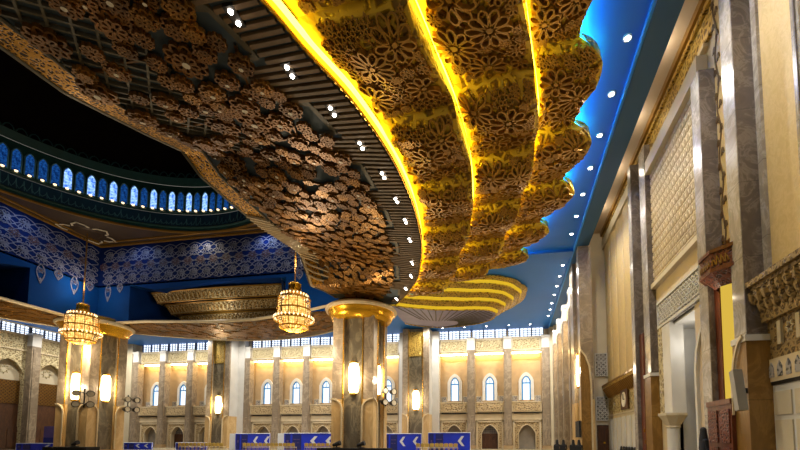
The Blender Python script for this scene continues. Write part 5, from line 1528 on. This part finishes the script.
for y in (27.6, 31): lamp('arch_beam', 'SPOT', (T0(y)-0.9, y, 12.9), 2200, NEUT, 0.1, 110, (T0(y), y, 0))
for x, y in ((-60, 38), (-60, 44), (-60, 49)): lamp('downlight_beam', 'SPOT', (x+1.5, y, 16.3), 2200, NEUT, 0.15, 140, (x-1, y, 0))
for x, y in ((-36, 41), (-27, 42.5), (-19, 41)): lamp('downlight_beam', 'SPOT', (x, y, 16.3), 4200, NEUT, 0.15, 130, (x, y+2, 0))
# chandeliers
lamp('chandelier_light', 'POINT', (-39.4, 30.4, 9.7), 1600, WARM, 0.8)
lamp('chandelier_light', 'POINT', (-16.95, 28.6, 9.4), 1600, WARM, 0.8)
lamp('chandelier_top', 'POINT', (-39.4, 30.4, 15.6), 300, WARM, 0.3)
lamp('chandelier_top', 'POINT', (-16.95, 28.6, 15.4), 450, WARM, 0.3)
# wall washers of the domed bay
lamp('wall_washer', 'SPOT', (-29.0, 31.6, 20.6), 260, (1.0, 0.85, 0.6), 0.1, 140, (-29.0, 33.2, 17))
lamp('wall_washer', 'SPOT', (-22.5, 31.8, 20.6), 200, (0.6, 0.75, 1.0), 0.1, 140, (-22.5, 33.2, 17))
lamp('wall_washer', 'SPOT', (-36, 31.0, 20.4), 170, (0.5, 0.7, 1.0), 0.1, 150, (-36, 33.2, 16))
lamp('wall_washer', 'SPOT', (-38.5, 26, 20.4), 200, (0.5, 0.7, 1.0), 0.1, 150, (-41.2, 26, 16))
# sconce pools
for p in ((-13.1, 30.6, 6.5), (-41.1, 30.6, 6.4), (-12.9, 51.6, 6.6), (-42.9, 51.6, 6.4)): lamp('sconce_light', 'POINT', p, 420, WARM, 0.2)
for p in ((-10.7, 33.05, 6.5), (-38.7, 33.05, 6.4), (4.4, 33.4, 6.9)): lamp('sconce_light', 'POINT', p, 300, WARM, 0.2)
for y in (9, 13, 17, 21, 25, 29): lamp('cove_light', 'POINT', (6.02, y, 17.65), 70, (1.0, 0.82, 0.6), 0.03)
lamp('niche_fill', 'POINT', (8.1, 19.0, 5.9), 45, NEUT, 0.05)  # added fill that brightens the niche; no fixture in there
lamp('pulpit_light', 'POINT', (6.4, 14.6, 6.2), 12, WARM, 0.03)
lamp('recess_fill', 'POINT', (-28, 33.2, 13.6), 110, NEUT, 0.05)  # added fill for the corbels, without any fixture
# ================================================================== CAMERA, LIGHT
cam = bpy.data.cameras.new('camera'); co = bpy.data.objects.new('camera', cam); C.objects.link(co)
co.location = (0, 0, 1.5); co.rotation_euler = (rad(93.8), 0, rad(9.64))
cam.lens = 18.0; cam.sensor_width = 36.0; cam.sensor_fit = 'HORIZONTAL'
cam.shift_x = (400-445)/800.0; cam.shift_y = (411.4-225)/800.0
cam.clip_start = 0.05; cam.clip_end = 300
SC.camera = co
w = bpy.data.worlds.new('world'); SC.world = w; w.use_nodes = True
w.node_tree.nodes['Background'].inputs[0].default_value = hx('#d8d2c6'); w.node_tree.nodes['Background'].inputs[1].default_value = 0.35
SC.view_settings.view_transform = 'Standard'
SC.view_settings.look = 'None'
SC.view_settings.exposure = 0.0
SC.cycles.use_denoising = True
SC.cycles.max_bounces = 6
SC.cycles.sample_clamp_indirect = 6.0
